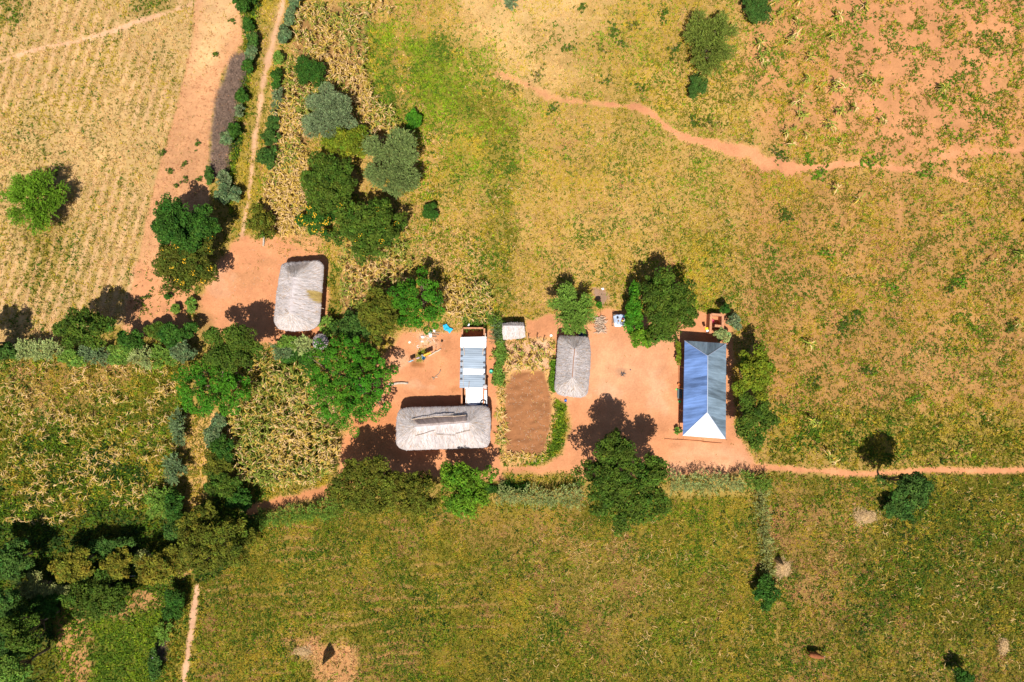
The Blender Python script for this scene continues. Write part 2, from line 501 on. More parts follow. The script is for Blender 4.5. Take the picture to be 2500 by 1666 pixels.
for (x_, y_, a_, b_, c_, am) in [(1470, 960, 60, 26, 'pale', 0.5), (1520, 913, 16, 12, (0.30, 0.17, 0.10), 0.6), (1430, 1010, 40, 18, 'rust', 0.5), (1600, 960, 34, 60, 'pale', 0.4), (1560, 870, 50, 20, (0.55, 0.27, 0.14), 0.5), (1010, 940, 50, 18, 'pale', 0.45), (1090, 850, 18, 30, (0.38, 0.16, 0.07), 0.5), (980, 880, 26, 30, 'pale', 0.5), (1110, 950, 14, 8, (0.36, 0.15, 0.06), 0.7), (1700, 1120, 90, 14, (0.42, 0.18, 0.08), 0.4), (600, 680, 50, 24, (0.40, 0.19, 0.085), 0.5), (655, 640, 30, 14, (0.38, 0.18, 0.08), 0.5), (540, 700, 40, 60, 'pale', 0.35), (1640, 1090, 30, 10, (0.36, 0.16, 0.07), 0.5), (880, 1050, 30, 60, (0.40, 0.16, 0.06), 0.4)]:
    q_ = 1 - np.hypot((X - x_) / a_, (Y - y_) / b_) + NZ * 1.2 + NZ2 * 1.4
    lay(sstep(0.0, 0.6, q_) * am, c_, 0.5, dict(straw=2, olive=1), 0.14, 0.7)
# damp run-off under the washing line, grass round it, ash and rubbish by the wood heap
area([(1005, 878), (1025, 884), (1042, 890), (1030, 898), (1000, 897)], (0.30, 0.12, 0.045), 0, dict(straw=1), 0.15, 0.5, None, 4, 8)
area([(1012, 870), (1028, 853), (1040, 850), (1040, 866), (1030, 884), (1015, 884)], 'litter', 26, dict(lime=2, green=3, olive=1), 0.22, 0.1, 'verge_grass', 5, 8)
area([(1025, 815), (1055, 818), (1070, 840), (1030, 845)], 'pale', 3, dict(rust=1, straw=2), 0.3, 0.5, None, 8, 14, 0.8)
area([(1448, 705), (1480, 700), (1492, 730), (1470, 748), (1450, 730)], 'grey', 2, dict(straw=1, rust=1), 0.2, 0.5, None, 6, 14, 0.9)
trail([(1840, 1140), (1900, 1143), (2000, 1150), (2090, 1158), (2180, 1155), (2260, 1147), (2380, 1150), (2900, 1142)], 17, 'orange', soft=4, wob=8)
trail([(900, 1160), (840, 1176), (800, 1199), (740, 1213), (680, 1226), (615, 1243)], 24, (0.46, 0.19, 0.08), soft=6, wob=14)
trail([(1240, 1150), (1330, 1148), (1420, 1150)], 22, 'orange', soft=5, wob=10)
area([(1230, 1155), (1400, 1160), (1410, 1185), (1240, 1185)], 'litter', 22, dict(yellow=3, olive=2, green=1.3), 0.3, 0.3, 'verge_grass', 8, 16, 0.9)
# kitchen garden
area([(1214, 826), (1352, 826), (1352, 970), (1375, 985), (1384, 1040), (1370, 1095), (1330, 1130), (1225, 1140), (1216, 1000)], 'ochre', 16, dict(straw=3, yellow=2, olive=2, green=1.6), 0.3, 0.4, 'garden_weeds', 5, 10)
area([(1224, 836), (1350, 832), (1344, 905), (1240, 905)], 'pale', 7, dict(straw=4, yellow=1.5, olive=1.5), 0.34, 0.5, None, 8, 14)
area([(1236, 945), (1256, 910), (1330, 902), (1346, 960), (1346, 1050), (1330, 1108), (1236, 1112), (1228, 1060)], 'plough', 4, dict(rust=4, straw=1.2), 0.15, 0.5, 'ploughed_clods', 5, 12)
area([(1355, 975), (1380, 985), (1386, 1040), (1372, 1095), (1330, 1130), (1290, 1135), (1340, 1100), (1352, 1040)], 'dark', 32, dict(lime=2.5, green=4), 0.3, 0.05, None, 4, 10)
# footpaths of the north-east, the stubble footpath
trail([(1225, 180), (1290, 210), (1340, 238), (1420, 250), (1480, 256)], 13, 'rust', soft=6, wob=20, amt=0.8)
trail([(1480, 256), (1560, 262), (1600, 285), (1660, 335), (1740, 352), (1800, 365), (1880, 402), (1950, 412), (2060, 400), (2200, 412)], 15, 'rust', soft=4, wob=16)
trail([(1750, 355), (1830, 372), (1870, 395), (1930, 412)], 30, 'rust', soft=6, wob=22)
trail([(2200, 412), (2290, 385), (2360, 372), (2560, 362)], 10, 'rust', soft=5, wob=14, amt=0.8)
trail([(2200, 412), (2300, 425), (2360, 445)], 8, 'rust', soft=5, wob=14, amt=0.8)
trail([(2190, 440), (2200, 560), (2195, 640)], 4, 'rust', soft=6, wob=20, amt=0.3)
trail([(-60, 165), (0, 150), (60, 128), (120, 112), (180, 103), (270, 78), (330, 55), (400, 35), (490, 2)], 7, 'pale', soft=4, wob=8, amt=0.9)

# ------------------------------------------------------------------ ground sheet
relief = (fbm(X, Y, 90, 51, 3) - 0.5) * 0.10
zp = poly_sd(X, Y, [(1236, 945), (1256, 910), (1330, 902), (1346, 960), (1346, 1050), (1330, 1108), (1236, 1112), (1228, 1060)])
relief += sstep(0, 10, zp) * ((fbm(X * 0.55 + Y * 0.15, Y, 9, 61, 3) - 0.5) * 0.5 + 0.02)
zs = poly_sd(X, Y, [(492, -B), (620, -B), (590, 110), (516, 300), (505, 420), (470, 720), (330, 830), (325, 690), (388, 400), (470, 90)])
relief += sstep(0, 10, zs) * (fbm(X, Y, 8, 63, 2) - 0.5) * 0.13
yard = (den < 1.0)
relief *= np.where(yard & (zp < 0) & (zs < 0), 0.25, 1.0)
relief -= 0.03
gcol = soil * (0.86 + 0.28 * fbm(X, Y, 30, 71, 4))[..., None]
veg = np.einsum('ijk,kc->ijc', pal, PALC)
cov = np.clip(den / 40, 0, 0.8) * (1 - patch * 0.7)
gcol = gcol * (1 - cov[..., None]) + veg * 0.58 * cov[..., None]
# swept and trodden ground: broad paler and darker patches of the earth itself
tr = fbm(X, Y, 130, 81, 4) - 0.5
gcol *= (1 + 0.38 * tr + 0.22 * (fbm(X, Y, 36, 83, 4) - 0.5))[..., None]

wx = (gx - 1250) * S
wy = (833 - gy) * S
ext = np.array([6, 14, 30, 60, 120, 250, 500, 1000.0])
wxs = np.concatenate([wx[0] - ext[::-1], wx, wx[-1] + ext])
wys = np.concatenate([wy[0] + ext[::-1], wy, wy[-1] - ext])
ci = np.clip(np.arange(len(wxs)) - 8, 0, len(wx) - 1)
cj = np.clip(np.arange(len(wys)) - 8, 0, len(wy) - 1)
GX, GY = np.meshgrid(wxs, wys)
GZ = relief[np.ix_(cj, ci)]
GC = gcol[np.ix_(cj, ci)]
nx, ny = len(wxs), len(wys)
ii, jj = np.meshgrid(np.arange(nx - 1), np.arange(ny - 1))
a = (jj * nx + ii).ravel()
gf = np.stack([a, a + nx, a + nx + 1, a + 1], 1)

mg = bpy.data.materials.new('earth')
mg.use_nodes = True
N, L = nodes_of(mg)
bs = N['Principled BSDF']
bs.inputs['Roughness'].default_value = 1.0
bs.inputs['Specular IOR Level'].default_value = 0.05
at = N.new('ShaderNodeAttribute')
at.attribute_name = 'col'
tc = N.new('ShaderNodeTexCoord')
prev = at.outputs['Color']
hts = []
for scl, lo, hi, det in ((0.9, 0.90, 1.10, 6), (4.5, 0.89, 1.11, 5), (17.0, 0.90, 1.10, 3)):
    nz = N.new('ShaderNodeTexNoise')
    nz.inputs['Scale'].default_value = scl
    nz.inputs['Detail'].default_value = det
    nz.inputs['Roughness'].default_value = 0.65
    L.new(tc.outputs['Object'], nz.inputs['Vector'])
    mr = N.new('ShaderNodeMapRange')
    mr.inputs[1].default_value = 0.3
    mr.inputs[2].default_value = 0.7
    mr.inputs[3].default_value = lo
    mr.inputs[4].default_value = hi
    L.new(nz.outputs[0], mr.inputs[0])
    sc_ = N.new('ShaderNodeVectorMath')
    sc_.operation = 'SCALE'
    L.new(prev, sc_.inputs[0])
    L.new(mr.outputs[0], sc_.inputs['Scale'])
    prev = sc_.outputs[0]
    hts.append(nz.outputs[0])
L.new(prev, bs.inputs['Base Color'])
bp = N.new('ShaderNodeBump')
bp.inputs['Strength'].default_value = 0.5
bp.inputs['Distance'].default_value = 0.06
L.new(hts[2], bp.inputs['Height'])
L.new(bp.outputs[0], bs.inputs['Normal'])
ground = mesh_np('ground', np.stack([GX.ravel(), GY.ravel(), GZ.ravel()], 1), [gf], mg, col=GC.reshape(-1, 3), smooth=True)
tag(ground, 'orange earth and dry grassland of the homestead seen from above', 'ground', kind='structure')


def look(arr, px, py):
    i = np.clip(((px - gx[0]) / STEP + 0.5).astype(int), 0, len(gx) - 1)
    j = np.clip(((py - gy[0]) / STEP + 0.5).astype(int), 0, len(gy) - 1)
    return arr[j, i]


def gz(x, y):
    return float(look(relief, np.array([x / S + 1250]), np.array([833 - y / S]))[0])


# ------------------------------------------------------------------ grass and weeds: single mesh per kind of cover
leafm = mat('grass_blade', attr='col', rough=0.7, spec=0.15, transl=0.18)


def scatter_cover():
    x0, x1, y0, y1 = -90, 2590, -80, 1746
    amax = 55.0
    n = int((x1 - x0) * (y1 - y0) * S * S * amax)
    px = rng.uniform(x0, x1, n)
    py = rng.uniform(y0, y1, n)
    d = look(den, px, py)
    pt = look(patch, px, py)
    nb = fbm(px, py, 34, 101, 3)
    ns = fbm(px, py, 11, 131, 2)
    nn = 0.6 * nb + 0.4 * ns
    keep_p = d / amax * (1 - pt + pt * 1.9 * sstep(0.46 - 0.02, 0.60, nn))
    k = rng.random(n) < keep_p
    px, py, ns, nb = px[k], py[k], ns[k], nb[k]
    n = len(px)
    w = look(pal, px, py)
    # each colour gathers in its own drifts
    cf = np.stack([np.exp(12.0 * (0.38 * fbm(px, py, 90, 500 + 31 * q, 2) + 0.36 * fbm(px, py, 34, 200 + 31 * q, 3) + 0.26 * fbm(px, py, 9, 300 + 31 * q, 2) - 0.5)) for q in range(nK)], 1)
    w = w * cf
    w = np.cumsum(w, 1)
    w /= w[:, -1:]
    ki = (rng.random(n)[:, None] > w).sum(1).clip(0, nK - 1)
    bl = look(blen, px, py) * rng.uniform(0.6, 1.4, n) * np.array([1, 1, 1, 1, 1.15, 1, 0.9])[ki]
    z = look(relief, px, py)
    zz = look(zid, px, py)
    nb_ = 4
    m = n * nb_
    base = np.stack([(px - 1250) * S, (833 - py) * S, z], 1)
    base = np.repeat(base, nb_, 0)
    base[:, :2] += rng.normal(0, 0.06, (m, 2))
    ang = rng.uniform(0, 2 * np.pi, m)
    tilt = rng.uniform(0.25, 1.15, m)
    Lb = np.repeat(bl, nb_) * rng.uniform(0.7, 1.3, m)
    kk = np.repeat(ki, nb_)
    wd = Lb * np.where((kk == 3) | (kk == 4) | (kk == 5), 0.42, 0.24)
    dirv = np.stack([np.cos(ang) * np.cos(tilt), np.sin(ang) * np.cos(tilt), np.sin(tilt)], 1)
    side = np.stack([-np.sin(ang), np.cos(ang), np.zeros(m)], 1) * wd[:, None] * 0.5
    tip = base + dirv * Lb[:, None]
    mid = base + dirv * (Lb * 0.45)[:, None] * np.array([1, 1, 1.15])
    base[:, 2] -= 0.02
    V = np.stack([base, mid + side, tip, mid - side], 1)
    c = PALC[kk] * rng.uniform(0.72, 1.28, (m, 1)) * (1 + rng.normal(0, 0.05, (m, 3)))
    tv = np.repeat(0.8 + 0.4 * nb, nb_)[:, None]
    c = np.clip(c * tv, 0.01, 0.9)
    zz = np.repeat(zz, nb_)
    labels = {
        'grass': ('weedy grass along the outer edge of the fields', 'grass'),
        'meadow_grass': ('yellow green meadow grass north of the farmhouses', 'grass'),
        'bean_crop': ('bright green bean crop beside the dry maize', 'crop'),
        'field_weeds': ('patchy weeds and dry tufts over the open fields', 'weeds'),
        'stubble_grass': ('pale dry stubble grass of the left upper field', 'grass'),
        'ploughed_clods': ('crumbled clods and dry roots on the ploughed soil', 'clods'),
        'verge_grass': ('yellowish grass lining tracks and lanes', 'grass'),
        'maize_field_weeds': ('green weeds growing among the dry maize', 'weeds'),
        'thicket_grass': ('dark undergrowth beneath the trees in the lower left corner', 'undergrowth'),
        'vegetable_crop': ('low green vegetable crop in rows on red soil, lower left', 'crop'),
        'garden_weeds': ('straw and weeds round the fenced garden plot', 'weeds')}
    for zi, nm in enumerate(ZN):
        s = zz == zi
        cnt = int(s.sum())
        if cnt < 10:
            continue
        o = mesh_np(nm, V[s].reshape(-1, 3), [np.arange(cnt * 4).reshape(cnt, 4)], leafm, col=np.repeat(c[s], 4, 0))
        lb, ct = labels.get(nm, ('grass', 'grass'))
        tag(o, lb, ct, kind='stuff')


scatter_cover()

# ------------------------------------------------------------------ maize
def maize_plants(base, hgt, dry, nleaf=8, spread=1.0, fallen=0.0, lw=1.0):
    """leaf strips and stalks for many plants; dry 0..1 per plant"""
    n = len(base)
    m = n * nleaf
    b = np.repeat(base, nleaf, 0)
    h = np.repeat(hgt, nleaf)
    dr = np.repeat(dry, nleaf)
    fa = rng.random(n) < fallen
    la = rng.uniform(0, 2 * np.pi, n)
    lean = np.stack([np.cos(la), np.sin(la)], 1) * np.where(fa, rng.uniform(0.6, 0.95, n), rng.uniform(0.0, 0.25, n))[:, None]
    zs_ = np.where(fa, 0.25, 1.0)
    top = base + np.concatenate([lean * hgt[:, None], (hgt * zs_)[:, None]], 1)
    t = rng.uniform(0.25, 1.0, m)
    tb = np.repeat(top, nleaf, 0)
    p0 = b + (tb - b) * t[:, None]
    an = rng.uniform(0, 2 * np.pi, m)
    out = np.stack([np.cos(an), np.sin(an), np.zeros(m)], 1)
    sd = np.stack([-np.sin(an), np.cos(an), np.zeros(m)], 1)
    Ln = rng.uniform(0.35, 0.75, m) * spread
    wd = rng.uniform(0.07, 0.13, m) * lw
    p1 = p0 + out * (Ln * 0.5)[:, None] + np.array([0, 0, 1]) * (Ln * rng.uniform(0.0, 0.35, m))[:, None]
    p2 = p0 + out * Ln[:, None] + np.array([0, 0, 1]) * (Ln * rng.uniform(-0.55, 0.1, m))[:, None]
    p2[:, 2] = np.maximum(p2[:, 2], 0.03)
    sw = sd * wd[:, None] * 0.5
    V = np.stack([p0 - sw * 0.6, p0 + sw * 0.6, p1 + sw, p1 - sw, p2], 1)
    i = np.arange(m)[:, None] * 5
    q = i + np.array([[0, 1, 2, 3]])
    tr_ = i + np.array([[3, 2, 4]])
    straw = np.array([0.64, 0.42, 0.19])
    gold = np.array([0.50, 0.33, 0.06])
    grn = np.array([0.20, 0.24, 0.03])
    isd = rng.random(m) < dr
    c = np.where(isd[:, None], np.where(rng.random(m)[:, None] < 0.42, straw, gold), grn) * rng.uniform(0.65, 1.25, (m, 1))
    # stalks: crossed thin strips
    s2 = np.stack([np.array([0.018, 0, 0]), np.array([0, 0.018, 0])])
    VS, CS = [], []
    for e in s2:
        VS.append(np.stack([base - e, base + e, top + e * 0.4, top - e * 0.4], 1))
    VS = np.concatenate(VS, 0)
    cs = np.concatenate([np.where((dry > 0.5)[:, None], gold * 0.9, grn)] * 2, 0)
    nv = m * 5
    qs = np.arange(len(VS) * 4).reshape(-1, 4) + nv
    return (np.concatenate([V.reshape(-1, 3), VS.reshape(-1, 3)]), [np.concatenate([q, qs]), tr_], np.concatenate([np.repeat(c, 5, 0), np.repeat(cs, 4, 0)]))


def maize_field(name, label, poly, per_m2, dry, hgt, row=None, fallen=0.05, thin=0.5, nleaf=8, lw=0.9):
    xs = [p[0] for p in poly]
    ys = [p[1] for p in poly]
    A = (max(xs) - min(xs)) * (max(ys) - min(ys)) * S * S
    n = int(A * per_m2 / 0.7)
    px = rng.uniform(min(xs), max(xs), n)
    py = rng.uniform(min(ys), max(ys), n)
    if row:                      # drilled rows: snap across the row direction
        rdx, pitch = row
        u = px + rdx * py
        u = np.round(u / pitch) * pitch + rng.normal(0, pitch * 0.13, n)
        px = u - rdx * py
    wobm = min(30, (max(xs) - min(xs)) * 0.4, (max(ys) - min(ys)) * 0.4)
    k = poly_sd(px, py, poly) + (fbm(px, py, 40, 55, 2) - 0.5) * wobm > 0
    k &= rng.random(n) < 1 - thin + thin * 1.8 * sstep(0.42, 0.62, fbm(px, py, 34, 66, 3))
    px, py = px[k], py[k]
    base = np.stack([(px - 1250) * S, (833 - py) * S, look(relief, px, py)], 1)
    dd = np.clip(dry + (fbm(px, py, 55, 88, 3) - 0.5) * 1.6, 0.05, 1)
    V, F, c = maize_plants(base, rng.uniform(0.7, 1.15, len(px)) * hgt, dd, nleaf, 1.0, fallen, lw)
    o = mesh_np(name, V, F, leafm, col=c)
    tag(o, label, 'crop', kind='stuff')


maize_field('maize_crop', 'dry maize standing in rows between the track and the bean patch', [(735, 22), (975, 22), (900, 70), (890, 200), (975, 300), (970, 350), (850, 340), (760, 330), (720, 430), (705, 320), (690, 300), (700, 200), (715, 120)], 4.0, 0.55, 1.7, (0.06, 18), 0.05, 0.5)
maize_field('maize_crop', 'bleached dry maize left of the dark yellow-flowering tree', [(690, 385), (760, 390), (755, 560), (690, 575), (650, 540), (655, 450)], 8, 0.97, 1.5, None, 0.15, 0.1)
maize_field('maize_crop', 'strip of pale maize beside the tracks of the left hedge', [(690, 250), (730, 250), (740, 380), (700, 400), (670, 390)], 6.5, 0.9, 1.6, None, 0.1, 0.2)
maize_field('maize_crop', 'straggling dry maize round the bright tree north of the yard', [(830, 560), (990, 560), (1010, 680), (930, 720), (880, 790), (835, 770)], 3.6, 0.6, 1.7, (0.05, 20), 0.1, 0.5)
maize_field('maize_crop', 'dry maize edging the meadow above the blue plastic sheet', [(1085, 690), (1200, 690), (1195, 775), (1100, 785), (1070, 740)], 5, 0.9, 1.5, None, 0.2, 0.25)
maize_field('maize_crop', 'half green maize patch left of the big bright tree', [(580, 905), (640, 872), (745, 880), (775, 930), (815, 1000), (832, 1130), (780, 1175), (600, 1180), (565, 1080)], 5.4, 0.62, 1.9, (0.04, 19), 0.08, 0.45)
maize_field('maize_crop', 'withered maize in the weedy field at the left edge', [(-80, 885), (430, 885), (440, 1000), (400, 1240), (-80, 1290)], 1.4, 0.95, 1.4, (0.05, 20), 0.5, 0.95, 7, 0.72)
maize_field('maize_straw', 'dry maize remains lying in the right lower field', [(2130, 1170), (2590, 1170), (2590, 1700), (2100, 1700)], 0.5, 1.0, 1.0, (0.05, 20), 0.75, 0.95, 4, 0.5)
maize_field('maize_straw', 'scattered dry stalks in the middle lower field', [(1330, 1280), (1850, 1270), (1880, 1700), (1200, 1700)], 0.42, 1.0, 0.9, None, 0.9, 0.95, 4, 0.45)
maize_field('maize_straw', 'broken maize stalks scattered through the meadow', [(1010, 480), (1260, 400), (1270, 740), (1030, 720)], 0.6, 0.9, 1.0, None, 0.7, 0.6, 4, 0.5)
maize_field('garden_maize', 'dry maize in the upper half of the garden plot', [(1226, 842), (1346, 838), (1340, 905), (1240, 908)], 1.6, 0.8, 1.3, (0.03, 24), 0.1, 0.3)
maize_field('garden_straw', 'dry stalks edging the left side of the garden plot', [(1216, 915), (1234, 915), (1228, 1110), (1218, 1110)], 4.5, 1.0, 0.7, None, 0.8, 0.2)
maize_field('garden_straw', 'dry stalks edging the bottom of the garden plot', [(1225, 1108), (1335, 1106), (1325, 1122), (1225, 1126)], 5, 1.0, 0.7, None, 0.8, 0.2)

# ------------------------------------------------------------------ trees, shrubs, hedges
crownm = mat('foliage', attr='col', rough=0.7, spec=0.1, transl=0.1)
barkm = mat('bark', (0.20, 0.14, 0.09), 0.9, var=0.35, scale=5, bump=0.4)
palebark = mat('pale_bark', (0.42, 0.36, 0.29), 0.9, var=0.3, scale=5, bump=0.3)
flowm = mat('yellow_blossom', (0.75, 0.42, 0.02), 0.7, var=0.15)

LEAF = dict(deep=(0.036, 0.094, 0.010), bright=(0.050, 0.160, 0.008), mid=(0.062, 0.104, 0.010), olive=(0.105, 0.114, 0.011), yellowg=(0.135, 0.165, 0.010),
            grey=(0.130, 0.170, 0.072), greygreen=(0.125, 0.165, 0.045), blue=(0.110, 0.160, 0.062), pale=(0.24, 0.28, 0.09), fresh=(0.12, 0.205, 0.026),
            spring=(0.095, 0.185, 0.010), teal=(0.050, 0.105, 0.016), amber=(0.16, 0.145, 0.014), reed=(0.25, 0.26, 0.08))


def crown_points(n, rx, ry, rz, lobes, seed, dirs=False):
    """clump centres on the bulges of an uneven dome: several limbs, each with its own rounded head of leaves"""
    r = math.sqrt(rx * ry)
    nl = int(np.clip(6 + rx * ry * 1.5, 8, 38))
    ga = 2.399963
    k = np.arange(nl)
    th = k * ga + seed + rng.normal(0, 0.3, nl)
    rr = np.sqrt((k + 0.5) / nl) * 0.86 * (1 + rng.normal(0, 0.05 + lobes * 0.6, nl)).clip(0.7, 1.2)
    lz = (np.sqrt(np.clip(1 - (rr * 0.95) ** 2, 0.02, 1)) * 0.72 - 0.12 + rng.normal(0, 0.16, nl))
    lr = (0.78 / math.sqrt(nl) + 0.10) * rng.uniform(0.75, 1.3, nl)
    li = rng.choice(nl, n, p=lr ** 2 / (lr ** 2).sum())
    d = unit(rng.normal(0, 1, (n, 3)))
    d[:, 2] = np.where(rng.random(n) < 0.8, np.abs(d[:, 2]), d[:, 2])
    dep = rng.uniform(0.35, 1.0, n) ** 0.5
    stray = rng.random(n) < 0.09
    dep[stray] *= rng.uniform(1.1, 1.5, stray.sum())
    x = (rr[li] * np.cos(th[li]) + d[:, 0] * lr[li] * dep) * rx
    y = (rr[li] * np.sin(th[li]) + d[:, 1] * lr[li] * dep) * ry
    z = (lz[li] + d[:, 2] * lr[li] * 0.9 * dep) * rz
    P_ = np.stack([x, y, z], 1)
    if dirs:
        L_ = np.stack([rr[li] * np.cos(th[li]), rr[li] * np.sin(th[li]), lz[li] * 0.6], 1)
        return P_, unit(d * 0.8 + L_ * 0.9)
    return P_


def leaf_clumps(C, rc, per, ll, lw, colr, cv=0.3, flat=0.7):
    n = len(C)
    m = n * per
    d = unit(rng.normal(0, 1, (m, 3)))
    d[:, 2] = np.abs(d[:, 2]) * 0.9 - 0.25
    d = unit(d)
    r = np.repeat(rc, per) * rng.uniform(0.35, 1.0, m) ** 0.6
    pos = np.repeat(C, per, 0) + d * r[:, None] * np.array([1, 1, flat])
    nrm = unit(d * 0.7 + np.array([0, 0, 0.75]) + rng.normal(0, 0.6, (m, 3)))
    dr = unit(np.cross(nrm, rng.normal(0, 1, (m, 3))))
    V, F = rhombs(pos, dr, rng.uniform(0.7, 1.3, m) * ll, rng.uniform(0.7, 1.3, m) * lw, nrm)
    cc = np.repeat(rng.uniform(1 - cv, 1 + cv, (n, 1)), per, 0) * rng.uniform(0.7, 1.3, (m, 1)) * np.array(colr) * (1 + rng.normal(0, 0.06, (m, 3)))
    hue = np.repeat(rng.normal(0, 0.12, n), per)
    cc[:, 0] *= 1 + hue
    return V, F, np.repeat(np.clip(cc, 0.004, 0.9), 4, 0)


def leaf_sprays(C, Dn, tl, colr, per=9, ll=0.24, lw=0.07, cv=0.3, droop=0.1):
    """twigs that run outwards, with narrow leaflets along them"""
    n = len(C)
    m = n * per
    t = np.tile(np.linspace(0.05, 1.0, per), n)
    Dr = np.repeat(unit(Dn), per, 0)
    c0 = np.repeat(C, per, 0)
    tt = np.repeat(tl, per)
    pos = c0 + Dr * (t * tt)[:, None]
    pos[:, 2] -= droop * (t ** 2) * tt
    alt = np.where(np.arange(m) % 2 == 0, 1.0, -1.0)
    sd = unit(np.cross(Dr, np.array([[0, 0, 1.0]])) + 1e-6)
    ld = unit(Dr * 0.9 + sd * (alt * rng.uniform(0.2, 0.9, m))[:, None] + rng.normal(0, 0.25, (m, 3)))
    nrm = unit(np.array([0, 0, 1.0]) + rng.normal(0, 0.4, (m, 3)))
    V, F = rhombs(pos + ld * ll * 0.4, ld, rng.uniform(0.7, 1.3, m) * ll, rng.uniform(0.7, 1.3, m) * lw, nrm)
    cc = np.repeat(rng.uniform(1 - cv, 1 + cv, (n, 1)), per, 0) * rng.uniform(0.75, 1.25, (m, 1)) * (0.75 + 0.5 * t)[:, None] * np.array(colr) * (1 + rng.normal(0, 0.06, (m, 3)))
    return V, F, np.repeat(np.clip(cc, 0.004, 0.9), 4, 0)


def tree(name, label, cat, px, py, rx, ry, hc, style='leafy', col='mid', rz=None, group=None, flowers=0, bark=None, lobes=0.1, dens=1.0, twig=0.0, part=('crown', 'trunk'), baseoff=(0, 0)):
    c = P(px, py, hc)
    k = S * (HCAM - hc) / HCAM
    rx, ry = rx * k * 1.07, ry * k * 1.07
    r = math.sqrt(rx * ry)
    rz = rz if rz else min(0.75 * r, hc * 0.72)
    col3 = LEAF[col] if isinstance(col, str) else col
    g = gz(c[0] + baseoff[0], c[1] + baseoff[1])
    t = thing(name, label, cat, (c[0], c[1], g), 0, group)
    seed = rng.uniform(0, 6)
    area_ = math.pi * rx * ry
    if style == 'leafy':
        rc0 = np.clip(0.10 * r + 0.16, 0.16, 0.5)
        n = int(max(14, 2.0 * area_ / (rc0 ** 2 * 1.1) * dens))
        C = crown_points(n, max(rx - rc0 * 0.6, 0.1), max(ry - rc0 * 0.6, 0.1), rz, lobes, seed)
        C[:, 2] += hc
        per = int(np.clip(46 * (rc0 / 0.5) ** 1.2, 16, 60))
        V, F, cc = leaf_clumps(C, rng.uniform(0.6, 1.3, n) * rc0, per, 0.27, 0.15, col3, 0.42)
    elif style == 'clump':
        # round leaf heads at the branch ends, set apart from each other, in two storeys
        rc0 = 0.60
        n = int(max(10, 0.62 * area_ / (rc0 ** 2 * 1.5) * dens))
        kk_ = np.arange(n)
        th_ = kk_ * 2.399963 + seed
        rr_c = np.sqrt((kk_ + 0.5) / n)
        edge = 1 + (0.6 * np.sin(3 * th_ + seed) + 0.6 * np.sin(5 * th_ + 2 * seed)) * lobes
        xx = rr_c * np.cos(th_) * edge * (rx - rc0 * 0.4) + rng.normal(0, 0.26, n)
        yy = rr_c * np.sin(th_) * edge * (ry - rc0 * 0.4) + rng.normal(0, 0.26, n)
        zz_ = rz * (np.sqrt(np.clip(1 - rr_c ** 2 * 0.9, 0, 1)) - 0.35 + rng.normal(0, 0.16, n))
        C = np.stack([xx, yy, zz_ + hc], 1)
        lo_ = C[rng.random(n) < 0.45] + rng.normal(0, 0.5, (1, 3)) - np.array([0, 0, 1.1])
        C = np.concatenate([C, lo_])
        n = len(C)
        V, F, cc = leaf_clumps(C, rng.uniform(0.62, 1.3, n) * rc0, 125, 0.24, 0.13, col3, 0.25, 0.55)
    elif style == 'patch':
        n = int(max(10, area_ * 16 * dens))
        a_ = rng.uniform(0, 3.14)
        C = rng.normal(0, 0.5, (n, 3)) * np.array([r * 1.25, r * 0.75, 0.0])
        C = np.stack([C[:, 0] * math.cos(a_) - C[:, 1] * math.sin(a_), C[:, 0] * math.sin(a_) + C[:, 1] * math.cos(a_), rng.uniform(0.08, 0.3, n)], 1)
        V, F, cc = leaf_clumps(C, rng.uniform(0.08, 0.2, n), 10, 0.19, 0.11, col3, 0.35)
    elif style == 'fine':
        rc0 = 0.22
        n = int(max(20, 5.2 * area_ / (rc0 ** 2 * 3) * dens))
        C = crown_points(n, rx - 0.1, ry - 0.1, rz, lobes * 0.6, seed)
        C[:, 2] += hc
        V, F, cc = leaf_clumps(C, rng.uniform(0.7, 1.3, n) * rc0, 26, 0.16, 0.09, col3, 0.28)
    else:
        sp = dict(spray=(1.0, 9, 0.26, 0.10, 26), acacia=(0.55, 7, 0.20, 0.085, 70))[style]
        n = int(max(30, area_ * sp[4] * dens))
        C, dn = crown_points(n, rx * 0.94, ry * 0.94, rz * 0.92, lobes, seed, True)
        dn = unit(dn + rng.normal(0, 0.36, (n, 3)))
        tl = rng.uniform(0.6, 1.2, n) * min(sp[0], r * 0.55)
        C = C - dn * tl[:, None] * 0.8
        C[:, 2] += hc
        V, F, cc = leaf_sprays(C, dn, tl, col3, sp[1], sp[2], sp[3])
    low = V[:, 2] < 0.12
    V[low, 2] = 0.12 + rng.random(low.sum()) * 0.1
    mesh_np(part[0], V, [F], crownm, col=cc, parent=t)
    # trunk and limbs
    mb = MB()
    bo = np.array([baseoff[0], baseoff[1], 0.0])
    tr0 = np.clip(0.045 * r + 0.03, 0.03, 0.26)
    fork = np.array([baseoff[0] * 0.4, baseoff[1] * 0.4, max(0.15, hc - rz * 0.75) * 0.75])
    mb.tube(wobble(bo + np.array([0, 0, -0.25]), fork, 4, tr0 * 0.25), [tr0 * 1.25, tr0, tr0 * 0.9, tr0 * 0.8], 8)
    nl = int(np.clip(r * 3.2, 4, 16))
    order = rng.permutation(len(C))[:nl]
